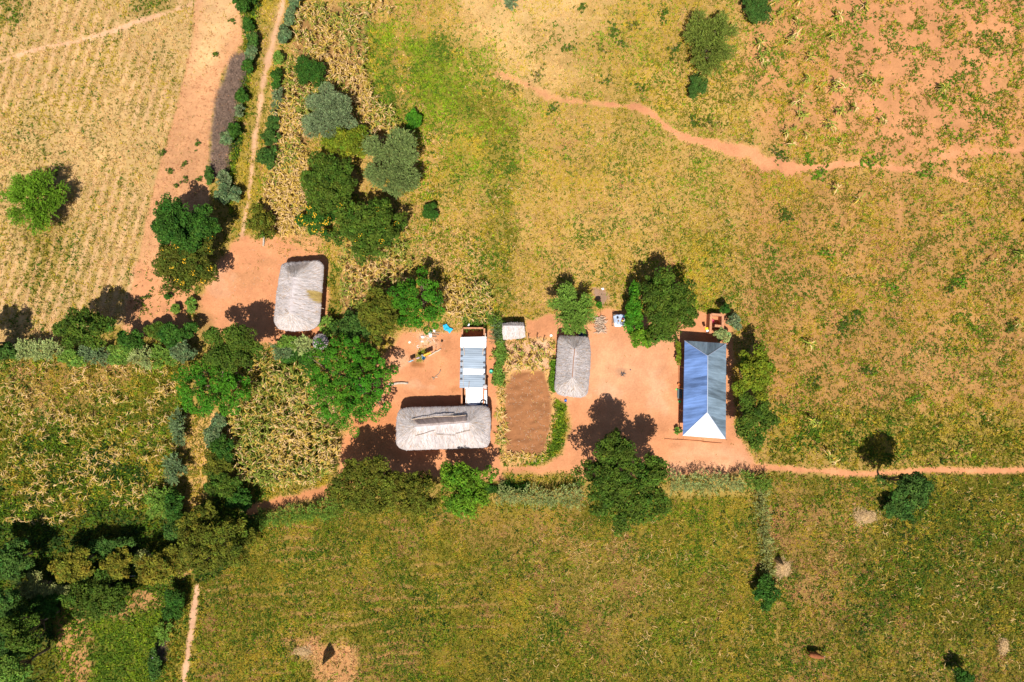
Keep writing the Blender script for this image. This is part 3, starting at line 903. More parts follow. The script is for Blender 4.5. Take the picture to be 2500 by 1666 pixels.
    for i in order:
        e = C[i]
        mid = fork + (e - fork) * 0.5 + np.array([0, 0, -0.08 * r]) + rng.normal(0, 0.06 * r, 3)
        mb.tube([fork, mid, e], [tr0 * 0.6, tr0 * 0.38, tr0 * 0.14], 5)
        if r > 1.8:
            for q in range(2):
                j = np.argsort(((C - e) ** 2).sum(1))[rng.integers(1, min(9, len(C)))]
                mb.tube([mid, (mid + C[j]) / 2 + rng.normal(0, 0.05, 3), C[j]], [tr0 * 0.33, tr0 * 0.22, tr0 * 0.08], 5)
    mb.build(part[1], bark or barkm, t, True)
    if flowers:
        n = flowers
        base = C[rng.integers(0, len(C), n)]
        base = base[base[:, 2] > hc - 0.1]
        n = len(base)
        d = unit(rng.normal(0, 1, (n * 14, 3)))
        pos = np.repeat(base, 14, 0) + d * np.array([0.3, 0.3, 0.18]) + np.array([0, 0, 0.22])
        nr = unit(d + np.array([0, 0, 1.2]))
        V, F = rhombs(pos, unit(np.cross(nr, rng.normal(0, 1, (len(pos), 3)))), np.full(len(pos), 0.16), np.full(len(pos), 0.12), nr)
        mesh_np('blossom', V, [F], flowm, parent=t)
    return t


T = tree
T('tree', 'feathery bright green tree alone in the pale stubble field', 'tree', 90, 490, 84, 74, 2.4, 'spray', 'spring', lobes=0.1, rz=1.9)
T('tree', 'round dark green tree above the one with yellow blossom, by the track', 'tree', 461, 552, 78, 64, 4.3, 'leafy', 'deep', rz=2.8, lobes=0.02, dens=1.5)
T('flowering_tree', 'olive tree with yellow blossom below a round dark green tree', 'tree', 463, 640, 80, 76, 3.4, 'leafy', (0.075, 0.09, 0.010), flowers=24, lobes=0.08)
T('tree', 'small round dark green tree in the dry maize near the track', 'tree', 757, 178, 34, 38, 1.9, 'fine', 'deep', rz=1.4, lobes=0.1)
T('acacia_tree', 'grey green acacia standing left of the larger acacia', 'tree', 806, 280, 65, 63, 2.9, 'acacia', 'grey', lobes=0.06)
T('tree', 'yellow green tree squeezed between the two acacias', 'tree', 850, 352, 52, 48, 2.4, 'leafy', 'yellowg', lobes=0.12)
T('acacia_tree', 'largest grey green acacia with a wide domed crown', 'tree', 957, 402, 77, 82, 3.5, 'acacia', 'greygreen', lobes=0.05)
T('tree', 'dark olive tree at the left of the largest acacia', 'tree', 805, 455, 66, 78, 3.2, 'leafy', 'mid', lobes=0.14)
T('flowering_tree', 'low dark tree dotted yellow beside the bleached maize', 'tree', 775, 540, 42, 38, 2.2, 'leafy', 'deep', flowers=20, lobes=0.14)
T('tree', 'broad olive green tree north of the leftmost thatched hut', 'tree', 903, 563, 88, 74, 3.6, 'leafy', 'mid', flowers=10, lobes=0.1)
T('bush', 'small bright green bush above the largest acacia', 'bush', 1012, 297, 18, 25, 1.0, 'leafy', 'bright', part=('foliage', 'stem'))
T('bush', 'lone dark bush in the meadow right of the broad olive tree', 'bush', 1052, 519, 17, 20, 0.9, 'leafy', 'deep', part=('foliage', 'stem'))
T('tree', 'small thin tree with a pale bent trunk beside the end of the track', 'tree', 640, 540, 36, 36, 2.0, 'leafy', 'olive', bark=palebark, dens=0.7, baseoff=(-0.7, -2.9))
T('tree', 'tall leafy tree in the left hedge casting a shadow on stubble', 'tree', 208, 805, 60, 52, 5.4, 'leafy', 'mid', lobes=0.16, rz=2.2)
T('tree', 'tree half out of the picture at the left edge above the hedge', 'tree', -41, 838, 46, 46, 5.0, 'leafy', 'deep', rz=2.0)
T('tree', 'bright green loose crowned tree at the head of the grassy lane', 'tree', 520, 945, 86, 68, 3.6, 'clump', 'bright', lobes=0.12)
T('tree', 'olive tree shading the yard left of the leftmost thatched hut', 'tree', 578, 850, 72, 62, 5.2, 'leafy', 'mid', lobes=0.18, rz=2.2)
T('tree', 'big bright green tree with separate round leaf clumps at the yard edge', 'tree', 846, 926, 98, 104, 4.2, 'clump', 'bright', lobes=0.12, rz=2.6, dens=1.0)
T('tree', 'dull olive tree left of the bright tree at the yard top', 'tree', 940, 768, 54, 66, 3.2, 'leafy', 'olive', lobes=0.12)
T('tree', 'bright green tree above the rubbish heap and blue plastic sheet', 'tree', 1022, 742, 66, 68, 4.6, 'clump', 'bright', lobes=0.16, rz=2.2)
T('shrub', 'feathery green shrub at the corner of the leftmost thatched hut', 'shrub', 803, 797, 26, 24, 1.3, 'spray', 'fresh', part=('foliage', 'stem'))
T('tree', 'dark shaded tree between the feathery shrub and the dull olive tree', 'tree', 872, 800, 48, 38, 2.0, 'leafy', 'teal', lobes=0.15)
T('tree', 'olive tree at the lower left corner of the largest thatched hut', 'tree', 892, 1182, 84, 76, 4.6, 'leafy', 'olive', lobes=0.18, rz=2.4)
T('tree', 'low spreading olive tree between two taller trees by the south path', 'tree', 1005, 1200, 66, 54, 4.2, 'leafy', 'olive', lobes=0.15, dens=0.9)
T('tree', 'fresh green tree below the right end of the largest thatched hut', 'tree', 1137, 1185, 66, 66, 4.2, 'leafy', 'spring', lobes=0.14, rz=2.2)
T('tree', 'largest tree, dark olive, below the swept yard', 'tree', 1520, 1168, 108, 112, 5.6, 'leafy', 'mid', lobes=0.12, rz=3.4)
T('tree', 'round spiky green tree behind the right thatched hut', 'tree', 1396, 757, 58, 56, 2.9, 'spray', 'fresh', lobes=0.02, rz=2.0, dens=1.2)
T('tree', 'big dark green tree right of the dish rack', 'tree', 1620, 745, 70, 88, 4.4, 'leafy', 'mid', lobes=0.14, rz=2.4)
T('tree', 'narrow bright green tree close beside the dish rack', 'tree', 1546, 758, 26, 50, 2.4, 'leafy', 'bright', lobes=0.18)
T('tree', 'bright green low tree under the big dark tree at the yard top', 'tree', 1572, 822, 32, 26, 2.6, 'leafy', 'spring', lobes=0.2)
T('tree', 'yellow green tree at the upper right side of the blue roofed house', 'tree', 1832, 912, 48, 62, 3.8, 'leafy', 'yellowg', lobes=0.16)
T('tree', 'olive tree at the lower right side of the blue roofed house', 'tree', 1838, 1015, 46, 62, 3.8, 'leafy', 'mid', lobes=0.18)
T('tree', 'pale feathery olive tree in the upper right meadow', 'tree', 1735, 105, 58, 82, 1.9, 'spray', (0.11, 0.14, 0.02), lobes=0.14, rz=1.5)
T('bush', 'dark green bush cut by the top edge right of the feathery tree', 'bush', 1847, 18, 36, 40, 1.2, 'fine', 'teal', part=('foliage', 'stem'))
T('bush', 'small round dark bush below the feathery olive tree', 'bush', 1698, 213, 25, 28, 1.0, 'fine', 'teal', part=('foliage', 'stem'))
T('tree', 'dark tree beside the right footpath with a long shadow', 'tree', 2200, 1182, 54, 42, 5.0, 'leafy', 'teal', lobes=0.3, rz=3.6, dens=0.9)
T('shrub', 'grey green shrub right of the straw heap by the right footpath', 'shrub', 2188, 1244, 38, 26, 1.2, 'leafy', 'teal', part=('foliage', 'stem'))
T('bush', 'dark rounded bush at the corner of the two lower fields', 'bush', 1868, 1442, 33, 34, 1.3, 'leafy', 'deep', part=('foliage', 'stem'))
T('bush', 'dark green bush at the top edge beside the track', 'bush', 597, 6, 34, 18, 1.5, 'leafy', 'deep', part=('foliage', 'stem'))
T('shrub', 'pale grey feathery shrub at the top edge of the meadow', 'shrub', 1247, 10, 16, 18, 0.8, 'spray', 'grey', part=('foliage', 'stem'))
# shrubs on either side of the track
gl, gr_ = 'shrubs lining the left side of the track', 'shrubs lining the right side of the track'
for i, (x, y, rx, ry, col, h) in enumerate([(606, 62, 15, 16, 'deep', 1.0), (620, 95, 15, 19, 'teal', 1.1), (614, 132, 14, 18, 'blue', 1.0), (606, 160, 13, 16, 'deep', 1.0), (592, 236, 13, 18, 'deep', 1.0), (585, 268, 12, 16, 'grey', 0.9), (574, 318, 15, 18, 'deep', 1.1), (556, 340, 18, 16, 'blue', 1.0), (513, 425, 10, 20, 'teal', 0.9), (546, 440, 20, 22, 'grey', 1.0), (560, 474, 28, 24, 'blue', 1.2)]):
    T('shrub', 'dark shrub in the row along the left side of the track' if col in ('deep', 'teal') else 'greyish shrub in the row along the left side of the track', 'shrub', x, y, rx, ry, h, 'spray' if col == 'grey' else 'leafy', col, group=gl, part=('foliage', 'stem'))
for i, (x, y, rx, ry, col, h) in enumerate([(724, 2, 16, 18, 'blue', 1.2), (711, 45, 15, 24, 'blue', 1.1), (695, 90, 15, 24, 'blue', 1.1), (682, 142, 12, 18, 'fresh', 0.9), (678, 192, 14, 24, 'deep', 1.2), (679, 238, 13, 22, 'grey', 1.0), (674, 268, 12, 16, 'grey', 1.0), (669, 306, 17, 18, 'teal', 1.2), (664, 340, 20, 22, 'teal', 1.4), (657, 385, 22, 26, 'teal', 1.4)]):
    T('shrub', {'blue': 'bluish shrub in the row between track and maize', 'grey': 'grey shrub in the row between track and maize', 'fresh': 'fresh green shrub in the row between track and maize'}.get(col, 'dark green shrub in the row between track and maize'), 'shrub', x, y, rx, ry, h, 'spray' if col == 'grey' else 'leafy', col, group=gr_, part=('foliage', 'stem'))
# left hedge row above the weedy maize field
gh = 'shrubs of the hedge row at the left'
for x, y, rx, ry, col, h, st in [(20, 858, 34, 24, 'teal', 1.4, 'leafy'), (75, 852, 38, 26, 'pale', 1.5, 'spray'), (125, 856, 40, 26, 'pale', 1.5, 'spray'), (185, 872, 34, 20, 'fresh', 1.4, 'leafy'), (235, 868, 42, 24, 'blue', 1.5, 'spray'), (300, 862, 34, 26, 'fresh', 1.5, 'leafy'), (352, 872, 34, 24, 'pale', 1.4, 'spray'), (318, 828, 28, 24, 'deep', 2.2, 'leafy'), (400, 870, 30, 24, 'fresh', 1.4, 'spray'), (450, 858, 28, 28, 'blue', 1.6, 'leafy'), (436, 815, 40, 28, 'deep', 2.0, 'leafy'), (385, 806, 24, 20, 'mid', 1.4, 'leafy')]:
    T('shrub', {'pale': 'pale feathery shrub in the hedge above the weedy maize', 'blue': 'bluish shrub in the hedge above the weedy maize', 'fresh': 'green shrub in the hedge above the weedy maize'}.get(col, 'dark shrub in the hedge above the weedy maize'), 'shrub', x, y, rx, ry, h, st, col, group=gh, part=('foliage', 'stem'))
# shrubs between the leftmost hut and the small maize patch
for x, y, rx, ry, col, h, st, lb in [(708, 832, 26, 18, 'fresh', 1.1, 'leafy', 'bright green bush just below the leftmost thatched hut'), (742, 845, 26, 22, 'pale', 1.2, 'spray', 'pale feathery bush left of the thatched grain store'), (690, 858, 28, 22, 'blue', 1.1, 'spray', 'greyish bush above the small maize patch'), (720, 872, 30, 16, 'deep', 0.9, 'leafy', 'flat dark bush along the top of the small maize patch'), (752, 888, 16, 26, 'deep', 1.0, 'leafy', 'narrow dark bush between maize patch and big bright tree'), (765, 872, 14, 12, 'yellowg', 0.8, 'leafy', 'small yellow green bush beside the thatched grain store')]:
    T('bush', lb, 'bush', x, y, rx, ry, h, st, col, part=('foliage', 'stem'))
# lane shrubs
gn = 'shrubs along the grassy lane'
for x, y, rx, ry, col, h, st in [(437, 1045, 20, 42, 'blue', 1.4, 'spray'), (428, 1140, 28, 36, 'blue', 1.5, 'spray'), (392, 1225, 42, 36, 'fresh', 1.4, 'spray'), (430, 1240, 24, 44, 'deep', 1.7, 'leafy'), (432, 1290, 26, 30, 'teal', 1.7, 'leafy'), (530, 1055, 26, 40, 'blue', 1.5, 'leafy'), (548, 1090, 24, 34, 'deep', 1.6, 'leafy'), (530, 1130, 34, 36, 'olive', 1.6, 'leafy'), (545, 1185, 44, 34, 'mid', 1.8, 'leafy'), (590, 1215, 34, 26, 'deep', 1.8, 'leafy'), (425, 1470, 24, 44, 'deep', 1.5, 'leafy'), (400, 1545, 20, 26, 'fresh', 0.9, 'spray'), (380, 1620, 16, 40, 'teal', 0.9, 'leafy')]:
    T('shrub', {'blue': 'bluish feathery shrub at the side of the grassy lane', 'fresh': 'light green feathery shrub at the side of the grassy lane', 'olive': 'olive shrub at the side of the grassy lane'}.get(col, 'dark leafy shrub at the side of the grassy lane'), 'shrub', x, y, rx, ry, h, st, col, group=gn, part=('foliage', 'stem'))
# thicket in the lower left corner
T('tree', 'large yellowish tree over the junction of lane and south path', 'tree', 524, 1316, 104, 78, 3.8, 'leafy', (0.105, 0.115, 0.011), lobes=0.25, dens=0.7)
T('tree', 'amber tinted tree hanging over the lane, left of the large yellowish one', 'tree', 398, 1378, 58, 44, 3.0, 'leafy', 'amber', lobes=0.25, dens=0.8)
T('tree', 'amber green tree in the middle of the lower left thicket', 'tree', 192, 1374, 54, 40, 3.0, 'leafy', 'amber', lobes=0.15)
T('tree', 'small amber tinted tree in the shadow right of the amber green one', 'tree', 296, 1372, 38, 30, 2.6, 'leafy', 'amber', lobes=0.2)
T('tree', 'dark olive tree just above the vegetable plot', 'tree', 252, 1452, 74, 56, 2.6, 'leafy', 'mid', lobes=0.12)
T('shrub', 'pale grey feathery shrub in the lower left thicket', 'shrub', 100, 1432, 58, 32, 1.8, 'spray', 'reed', part=('foliage', 'stem'))
T('tree', 'tall leafy tree whose shadow edges the vegetable plot', 'tree', 68, 1538, 50, 48, 5.5, 'leafy', 'mid', lobes=0.2, rz=2.2)
T('tree', 'bright green tree in the bottom left corner', 'tree', 32, 1640, 62, 52, 6.0, 'leafy', 'fresh', lobes=0.2, rz=2.4)
T('tree', 'dark tree at the left edge above the bottom corner', 'tree', 5, 1560, 42, 50, 5.0, 'leafy', 'teal', lobes=0.15)
T('tree', 'deep green tree at the left edge beside the pale feathery shrub', 'tree', 22, 1470, 52, 50, 4.0, 'leafy', 'teal', lobes=0.15)
T('tree', 'dark teal tree at the left edge of the withered maize', 'tree', 30, 1370, 62, 44, 3.4, 'leafy', 'teal', lobes=0.18)
T('shrub', 'dark shrub under the pale feathery one in the thicket', 'shrub', 118, 1470, 36, 26, 1.8, 'leafy', 'deep', part=('foliage', 'stem'))
T('shrub', 'pale shrub between the amber trees beside the fallen pole', 'shrub', 352, 1362, 22, 24, 1.6, 'spray', 'reed', part=('foliage', 'stem'))
T('shrub', 'teal shrub in the deep shadow at the top of the thicket', 'shrub', 275, 1330, 56, 24, 1.6, 'leafy', 'teal', part=('foliage', 'stem'))
# around the yard
T('sapling', 'slender sapling beside the firewood pile', 'sapling', 1463, 746, 6, 10, 1.4, 'leafy', 'bright', rz=0.5)
T('sapling', 'small dark sapling at the back corner of the mud enclosure', 'sapling', 1768, 756, 14, 13, 1.5, 'leafy', 'deep', rz=0.7)
T('bush', 'olive bush at the front corner of the mud enclosure', 'bush', 1764, 818, 16, 20, 1.1, 'leafy', 'pale', part=('foliage', 'stem'))
T('bush', 'sparse grey bush right of the mud enclosure', 'bush', 1790, 787, 18, 18, 0.9, 'leafy', 'grey', dens=0.6, part=('foliage', 'stem'))
T('flower_bush', 'flowering plants along the west wall of the blue roofed house', 'plant', 1655, 860, 7, 22, 0.7, 'leafy', 'yellowg', part=('foliage', 'stem'))
T('flower_bush', 'single spiky plant at the lower left corner of the blue roofed house', 'plant', 1654, 1053, 7, 8, 0.5, 'spray', 'fresh', part=('foliage', 'stem'))
T('shrub', 'tufted green weeds at the bottom of the ploughed strip', 'shrub', 470, 745, 16, 18, 0.6, 'leafy', 'fresh', group='weeds at the bottom of the ploughed strip', dens=0.7, part=('foliage', 'stem'))
T('shrub', 'tufted green weeds at the bottom of the ploughed strip', 'shrub', 430, 755, 10, 12, 0.6, 'leafy', 'fresh', group='weeds at the bottom of the ploughed strip', part=('foliage', 'stem'))
T('shrub', 'tufted green weeds at the bottom of the ploughed strip', 'shrub', 412, 725, 8, 8, 0.5, 'leafy', 'deep', group='weeds at the bottom of the ploughed strip', part=('foliage', 'stem'))
gp = 'small plants dotted over the ploughed strip'
for x, y in [(411, 417), (447, 402), (452, 436), (480, 352), (385, 500), (440, 690), (355, 725), (485, 438), (395, 375), (525, 130), (565, 50), (430, 455)]:
    T('weed', 'small green weed clump on the bare ploughed strip', 'weed', x, y, 8, 8, 0.3, 'patch', 'mid', group=gp, dens=0.8, part=('foliage', 'stem'))
gm = 'dark weed clumps in the right hand field'
for x, y in [(1920, 525), (2185, 700), (2020, 620), (2350, 690), (2060, 800), (2120, 905), (2230, 980), (1990, 935), (2470, 800), (2330, 700), (2265, 420), (1975, 390), (1905, 378), (2005, 425), (2120, 395), (2090, 770)]:
    T('weed', 'dark green weed clump in the orange field at the right', 'weed', x, y, 13 + rng.uniform(0, 9), 13 + rng.uniform(0, 5), 0.35, 'patch', 'mid' if rng.random() < 0.6 else 'spring', group=gm, dens=0.8, part=('foliage', 'stem'))
gq = 'dark weed clumps in the meadow'
for x, y in [(1316, 180), (1384, 115), (1500, 70), (1545, 60), (1480, 195), (1560, 210), (1620, 35), (1420, 15), (1730, 295), (1350, 265), (1650, 120), (1690, 290), (1470, 120), (1250, 215), (1515, 100)]:
    T('weed', 'dark green weed clump in the upper meadow', 'weed', x, y, 14 + rng.uniform(0, 9), 11 + rng.uniform(0, 5), 0.35, 'patch', 'olive' if rng.random() < 0.5 else 'mid', group=gq, dens=0.7, part=('foliage', 'stem'))


def hedge(name, label, pts, width, h, col, dens=75, spray=True):
    """a clipped-looking row of stems with fine twigs, along pixel points on the ground"""
    W_ = [P(*p) for p in pts]
    c = np.mean(W_, 0)
    t = thing(name, label, 'hedge', (c[0], c[1], 0))
    segs = [(a_, b_, np.linalg.norm(b_ - a_)) for a_, b_ in zip(W_[:-1], W_[1:])]
    CC, DD = [], []
    mb = MB()
    w = width * S
    for a_, b_, l in segs:
        n = max(6, int(l * dens))
        u = rng.random(n)
        d = (b_ - a_) / l
        nn = np.array([-d[1], d[0]])
        lat = rng.normal(0, 0.3, n).clip(-0.6, 0.6) * (0.55 + 0.9 * fbm(u * l * 20, np.full(n, 31.0), 30, 3, 2)) + 0.5 * (fbm(u * l * 20, np.full(n, 77.0), 40, 4, 2) - 0.5)
        hh = h * (0.75 + 0.4 * fbm(u * l * 20, np.full(n, 5.0), 26, 7, 2))
        z = hh * (0.35 + 0.6 * rng.random(n) ** 0.6) * (1 - 0.5 * np.abs(lat))
        pos = a_ + (b_ - a_) * u[:, None] + nn * (lat * w)[:, None] - c
        CC.append(np.concatenate([pos, z[:, None]], 1))
        DD.append(np.concatenate([nn * (lat * 1.6)[:, None] + rng.normal(0, 0.35, (n, 2)), np.full((n, 1), 0.75)], 1))
        for q in range(max(2, int(l * 0.8))):
            mb = MB()
            s = rng.random()
            b0 = a_ + (b_ - a_) * s - c
            mb.tube([(b0[0], b0[1], -0.1), (b0[0] + rng.normal(0, 0.08), b0[1] + rng.normal(0, 0.08), h * 0.7)], [0.035, 0.015], 5)
            mb.build('stem', barkm, t)
    CC = np.concatenate(CC)
    DD = np.concatenate(DD)
    if spray:
        V, F, cc = leaf_sprays(CC, DD, rng.uniform(0.35, 0.8, len(CC)), LEAF[col], 7, 0.2, 0.07, 0.3, 0.15)
    else:
        V, F, cc = leaf_clumps(CC, rng.uniform(0.12, 0.36, len(CC)), 14, 0.22, 0.12, LEAF[col], 0.45)
    mesh_np('foliage', V, [F], crownm, col=cc, parent=t)


hedge('hedge', 'pale green hedge below the footpath, left of the largest tree', [(1215, 1200), (1300, 1208), (1420, 1210)], 30, 1.9, 'pale')
hedge('hedge', 'tall pale hedge below the yard, right of the largest tree', [(1630, 1172), (1740, 1172), (1800, 1170)], 32, 2.3, 'pale')
hedge('hedge', 'fresher green end of the tall hedge below the yard', [(1800, 1170), (1872, 1172)], 30, 2.2, 'fresh')
hedge('hedge', 'dark green hedge along the south path at its left end', [(640, 1262), (720, 1252), (835, 1232)], 28, 2.2, 'fresh', 85, True)
hedge('hedge', 'reedy pale hedge between the two lower fields', [(1850, 1190), (1858, 1260), (1866, 1330), (1872, 1400)], 22, 1.1, 'reed', 40)
hedge('hedge', 'leafy green hedge behind the tin roofed shed', [(1130, 788), (1180, 784), (1226, 786)], 26, 1.2, 'fresh', 70)
hedge('hedge', 'green vine hedge between tin shed and garden plot', [(1222, 800), (1222, 860), (1216, 940)], 22, 1.0, 'fresh', 60, False)
hedge('hedge', 'grey green creeper at the upper left of the small thatched shed', [(1216, 786), (1214, 835)], 20, 1.5, 'blue', 60)
hedge('hedge', 'thin green vines between garden plot and right thatched hut', [(1352, 880), (1348, 930), (1350, 955)], 12, 0.8, 'spring', 45, False)
hedge('hedge', 'low weedy bank below the right garden corner', [(1180, 1196), (1230, 1190), (1290, 1190)], 20, 0.7, 'deep', 40, False)

# dry brush of the cleared thicket: bare twigs
def twigs(name, label, poly, n, lo, hi, m, zmax=0.6, kind='stuff', cat='brush'):
    xs = [p[0] for p in poly]
    ys = [p[1] for p in poly]
    px = rng.uniform(min(xs), max(xs), n * 3)
    py = rng.uniform(min(ys), max(ys), n * 3)
    k = poly_sd(px, py, poly) > 0
    px, py = px[k][:n], py[k][:n]
    n = len(px)
    b = np.stack([(px - 1250) * S, (833 - py) * S, look(relief, px, py) + rng.uniform(0.0, zmax * 0.5, n)], 1)
    an = rng.uniform(0, 2 * np.pi, n)
    L_ = rng.uniform(lo, hi, n)
    t = b + np.stack([np.cos(an) * L_, np.sin(an) * L_, rng.uniform(0, zmax, n)], 1)
    sd = np.stack([-np.sin(an), np.cos(an), np.zeros(n)], 1) * 0.014
    up = np.array([0, 0, 0.014])
    V = np.stack([b - sd, b + sd, t + sd * 0.4, t - sd * 0.4, b - up, b + up, t + up * 0.4, t - up * 0.4], 1).reshape(-1, 3)
    o = mesh_np(name, V, [np.arange(n * 8).reshape(-1, 4)], m)
    return tag(o, label, cat, kind=kind)


twm = mat('dry_twig', (0.22, 0.15, 0.11), 0.9, var=0.3)
twigs('dry_brush', 'brown leafless brush left of the track', [(550, 195), (568, 140), (600, 130), (604, 175), (583, 260), (568, 330), (558, 430), (518, 430), (520, 330), (528, 250)], 2600, 0.3, 0.9, twm, 0.7)
twigs('dry_brush', 'grey dry brush at the right edge of the vegetable plot', [(392, 1560), (412, 1556), (402, 1610), (385, 1612)], 260, 0.3, 0.8, twm, 0.4)

# ------------------------------------------------------------------ single maize plants of the north-east field
def maize_mesh(dry, h, nl):
    V, F, c = maize_plants(np.zeros((1, 3)), np.array([h]), np.array([dry]), nl, 1.25)
    return V, F, c


protos = []
for i in range(5):
    V, F, c = maize_mesh([0.2, 0.35, 0.6, 0.1, 0.5][i], [1.5, 1.7, 1.4, 1.6, 1.2][i], [13, 15, 12, 14, 11][i])
    o = mesh_np('maize_plant', V, F, leafm, col=c * 1.25)
    protos.append(o)
spots = [(1888, 12), (1915, 5), (1945, 5), (1900, 38), (1882, 55), (1940, 62), (1935, 92), (1925, 108), (2025, 95), (2032, 98), (2082, 38), (2040, 55), (1975, 148), (1965, 200), (1957, 235), (1950, 262), (1935, 256), (1945, 285), (1955, 290), (1995, 218), (2032, 208), (2040, 215), (2045, 225), (2028, 225), (2128, 205), (2103, 190), (2075, 268), (2050, 280), (2040, 278), (2015, 305), (2020, 315), (2142, 300), (2296, 218), (2290, 222), (2048, 350), (1912, 330), (1920, 360), (1962, 332), (1935, 318), (2105, 20), (1850, 150), (1860, 160), (1846, 110), (1868, 130), (2480, 790), (2410, 640), (2030, 470), (2300, 525), (1975, 1025), (1990, 1035), (2015, 1110), (2030, 1120), (1965, 840), (2500, 545), (2090, 490), (2475, 625)]
first = set()
for q, (x, y) in enumerate(spots):
    i = q % 5
    o = protos[i] if i not in first else protos[i].copy()
    if i in first:
        COL.objects.link(o)
    first.add(i)
    p = P(x, y)
    o.location = (p[0], p[1], gz(*p))
    o.rotation_euler = (0, 0, rng.uniform(0, 6.28))
    s = rng.uniform(0.75, 1.2)
    o.scale = (s, s, s)
    tag(o, 'single green and yellow maize plant on bare orange soil', 'maize plant', 'maize plants scattered over the right hand field')
gpl = []
for q, (x, y) in enumerate([(1258, 850), (1300, 845), (1318, 852), (1272, 862), (1328, 868), (1240, 872), (1312, 880), (1290, 892), (1262, 892), (1344, 878)]):
    o = protos[q % 5].copy()
    COL.objects.link(o)
    p = P(x, y)
    o.location = (p[0], p[1], gz(*p))
    o.rotation_euler = (0, 0, rng.uniform(0, 6.28))
    o.scale = (0.8, 0.8, 0.85)
    tag(o, 'single leafy maize plant in the upper half of the garden plot', 'maize plant', 'maize plants in the garden plot')

# ------------------------------------------------------------------ thatched houses
def thatch_material(name, rgb, dark, contrast):
    m = bpy.data.materials.new(name)
    m.use_nodes = True
    N, L = nodes_of(m)
    b = N['Principled BSDF']
    b.inputs['Roughness'].default_value = 0.95
    b.inputs['Specular IOR Level'].default_value = 0.1
    uv = N.new('ShaderNodeUVMap')
    at = N.new('ShaderNodeAttribute')
    at.attribute_name = 'col'
    fac = None
    h = None
    for su, sv, w in ((9.0, 0.5, 0.6), (2.2, 0.35, 0.4)):
        mp = N.new('ShaderNodeMapping')
        mp.inputs['Scale'].default_value = (su, sv, 1)
        L.new(uv.outputs[0], mp.inputs[0])
        nz = N.new('ShaderNodeTexNoise')
        nz.inputs['Scale'].default_value = 1.0
        nz.inputs['Detail'].default_value = 5
        nz.inputs['Roughness'].default_value = 0.7
        L.new(mp.outputs[0], nz.inputs['Vector'])
        mu = N.new('ShaderNodeMath')
        mu.operation = 'MULTIPLY'
        mu.inputs[1].default_value = w
        L.new(nz.outputs[0], mu.inputs[0])
        if fac is None:
            fac = mu.outputs[0]
            h = nz.outputs[0]
        else:
            ad = N.new('ShaderNodeMath')
            L.new(fac, ad.inputs[0])
            L.new(mu.outputs[0], ad.inputs[1])
            fac = ad.outputs[0]
    rp = N.new('ShaderNodeValToRGB')
    rp.color_ramp.elements[0].position = 0.5 - contrast
    rp.color_ramp.elements[0].color = (*dark, 1)
    rp.color_ramp.elements[1].position = 0.5 + contrast * 0.4
    rp.color_ramp.elements[1].color = (*rgb, 1)
    L.new(fac, rp.inputs[0])
    mx = N.new('ShaderNodeVectorMath')
    mx.operation = 'MULTIPLY'
    L.new(rp.outputs[0], mx.inputs[0])
    L.new(at.outputs['Color'], mx.inputs[1])
    L.new(mx.outputs[0], b.inputs['Base Color'])
    bp = N.new('ShaderNodeBump')
    bp.inputs['Strength'].default_value = 0.6
    bp.inputs['Distance'].default_value = 0.08
    L.new(h, bp.inputs['Height'])
    L.new(bp.outputs[0], b.inputs['Normal'])
    return m


thm = thatch_material('grey_thatch', (0.60, 0.53, 0.52), (0.30, 0.24, 0.22), 0.17)
strandm = mat('thatch_straw', attr='col', rough=0.95, spec=0.1)
mudm = mat('mud_wall', (0.42, 0.19, 0.09), 0.95, var=0.2, scale=3, bump=0.3)
brickm = mat('mud_brick', (0.46, 0.21, 0.11), 0.95, var=0.25, scale=5, bump=0.4)
woodm = mat('weathered_wood', (0.30, 0.21, 0.14), 0.9, var=0.3, scale=4, bump=0.2)
palewood = mat('bleached_wood', (0.55, 0.42, 0.31), 0.9, var=0.25, scale=4, bump=0.2)
doorm = mat('wooden_door', (0.20, 0.11, 0.06), 0.8, var=0.2, scale=3)
darkm = mat('soot', (0.02, 0.018, 0.015), 0.9)


def rounded(poly, k=5, r=0.6):
    out = []
    n = len(poly)
    for i in range(n):
        a, b, c = (np.array(poly[(i + d) % n], float) for d in (-1, 0, 1))
        l1, l2 = np.linalg.norm(a - b), np.linalg.norm(c - b)
        p0 = b + (a - b) / l1 * min(r, l1 * 0.45)
        p2 = b + (c - b) / l2 * min(r, l2 * 0.45)
        for t in np.linspace(0, 1, k):
            out.append((1 - t) ** 2 * p0 + 2 * t * (1 - t) * b + t * t * p2)
    return np.array(out)


def resample(poly, n):
    p = np.vstack([poly, poly[:1]])
    d = np.concatenate([[0], np.cumsum(np.linalg.norm(np.diff(p, axis=0), axis=1))])
    t = np.linspace(0, d[-1], n, endpoint=False)
    return np.stack([np.interp(t, d, p[:, 0]), np.interp(t, d, p[:, 1])], 1), t


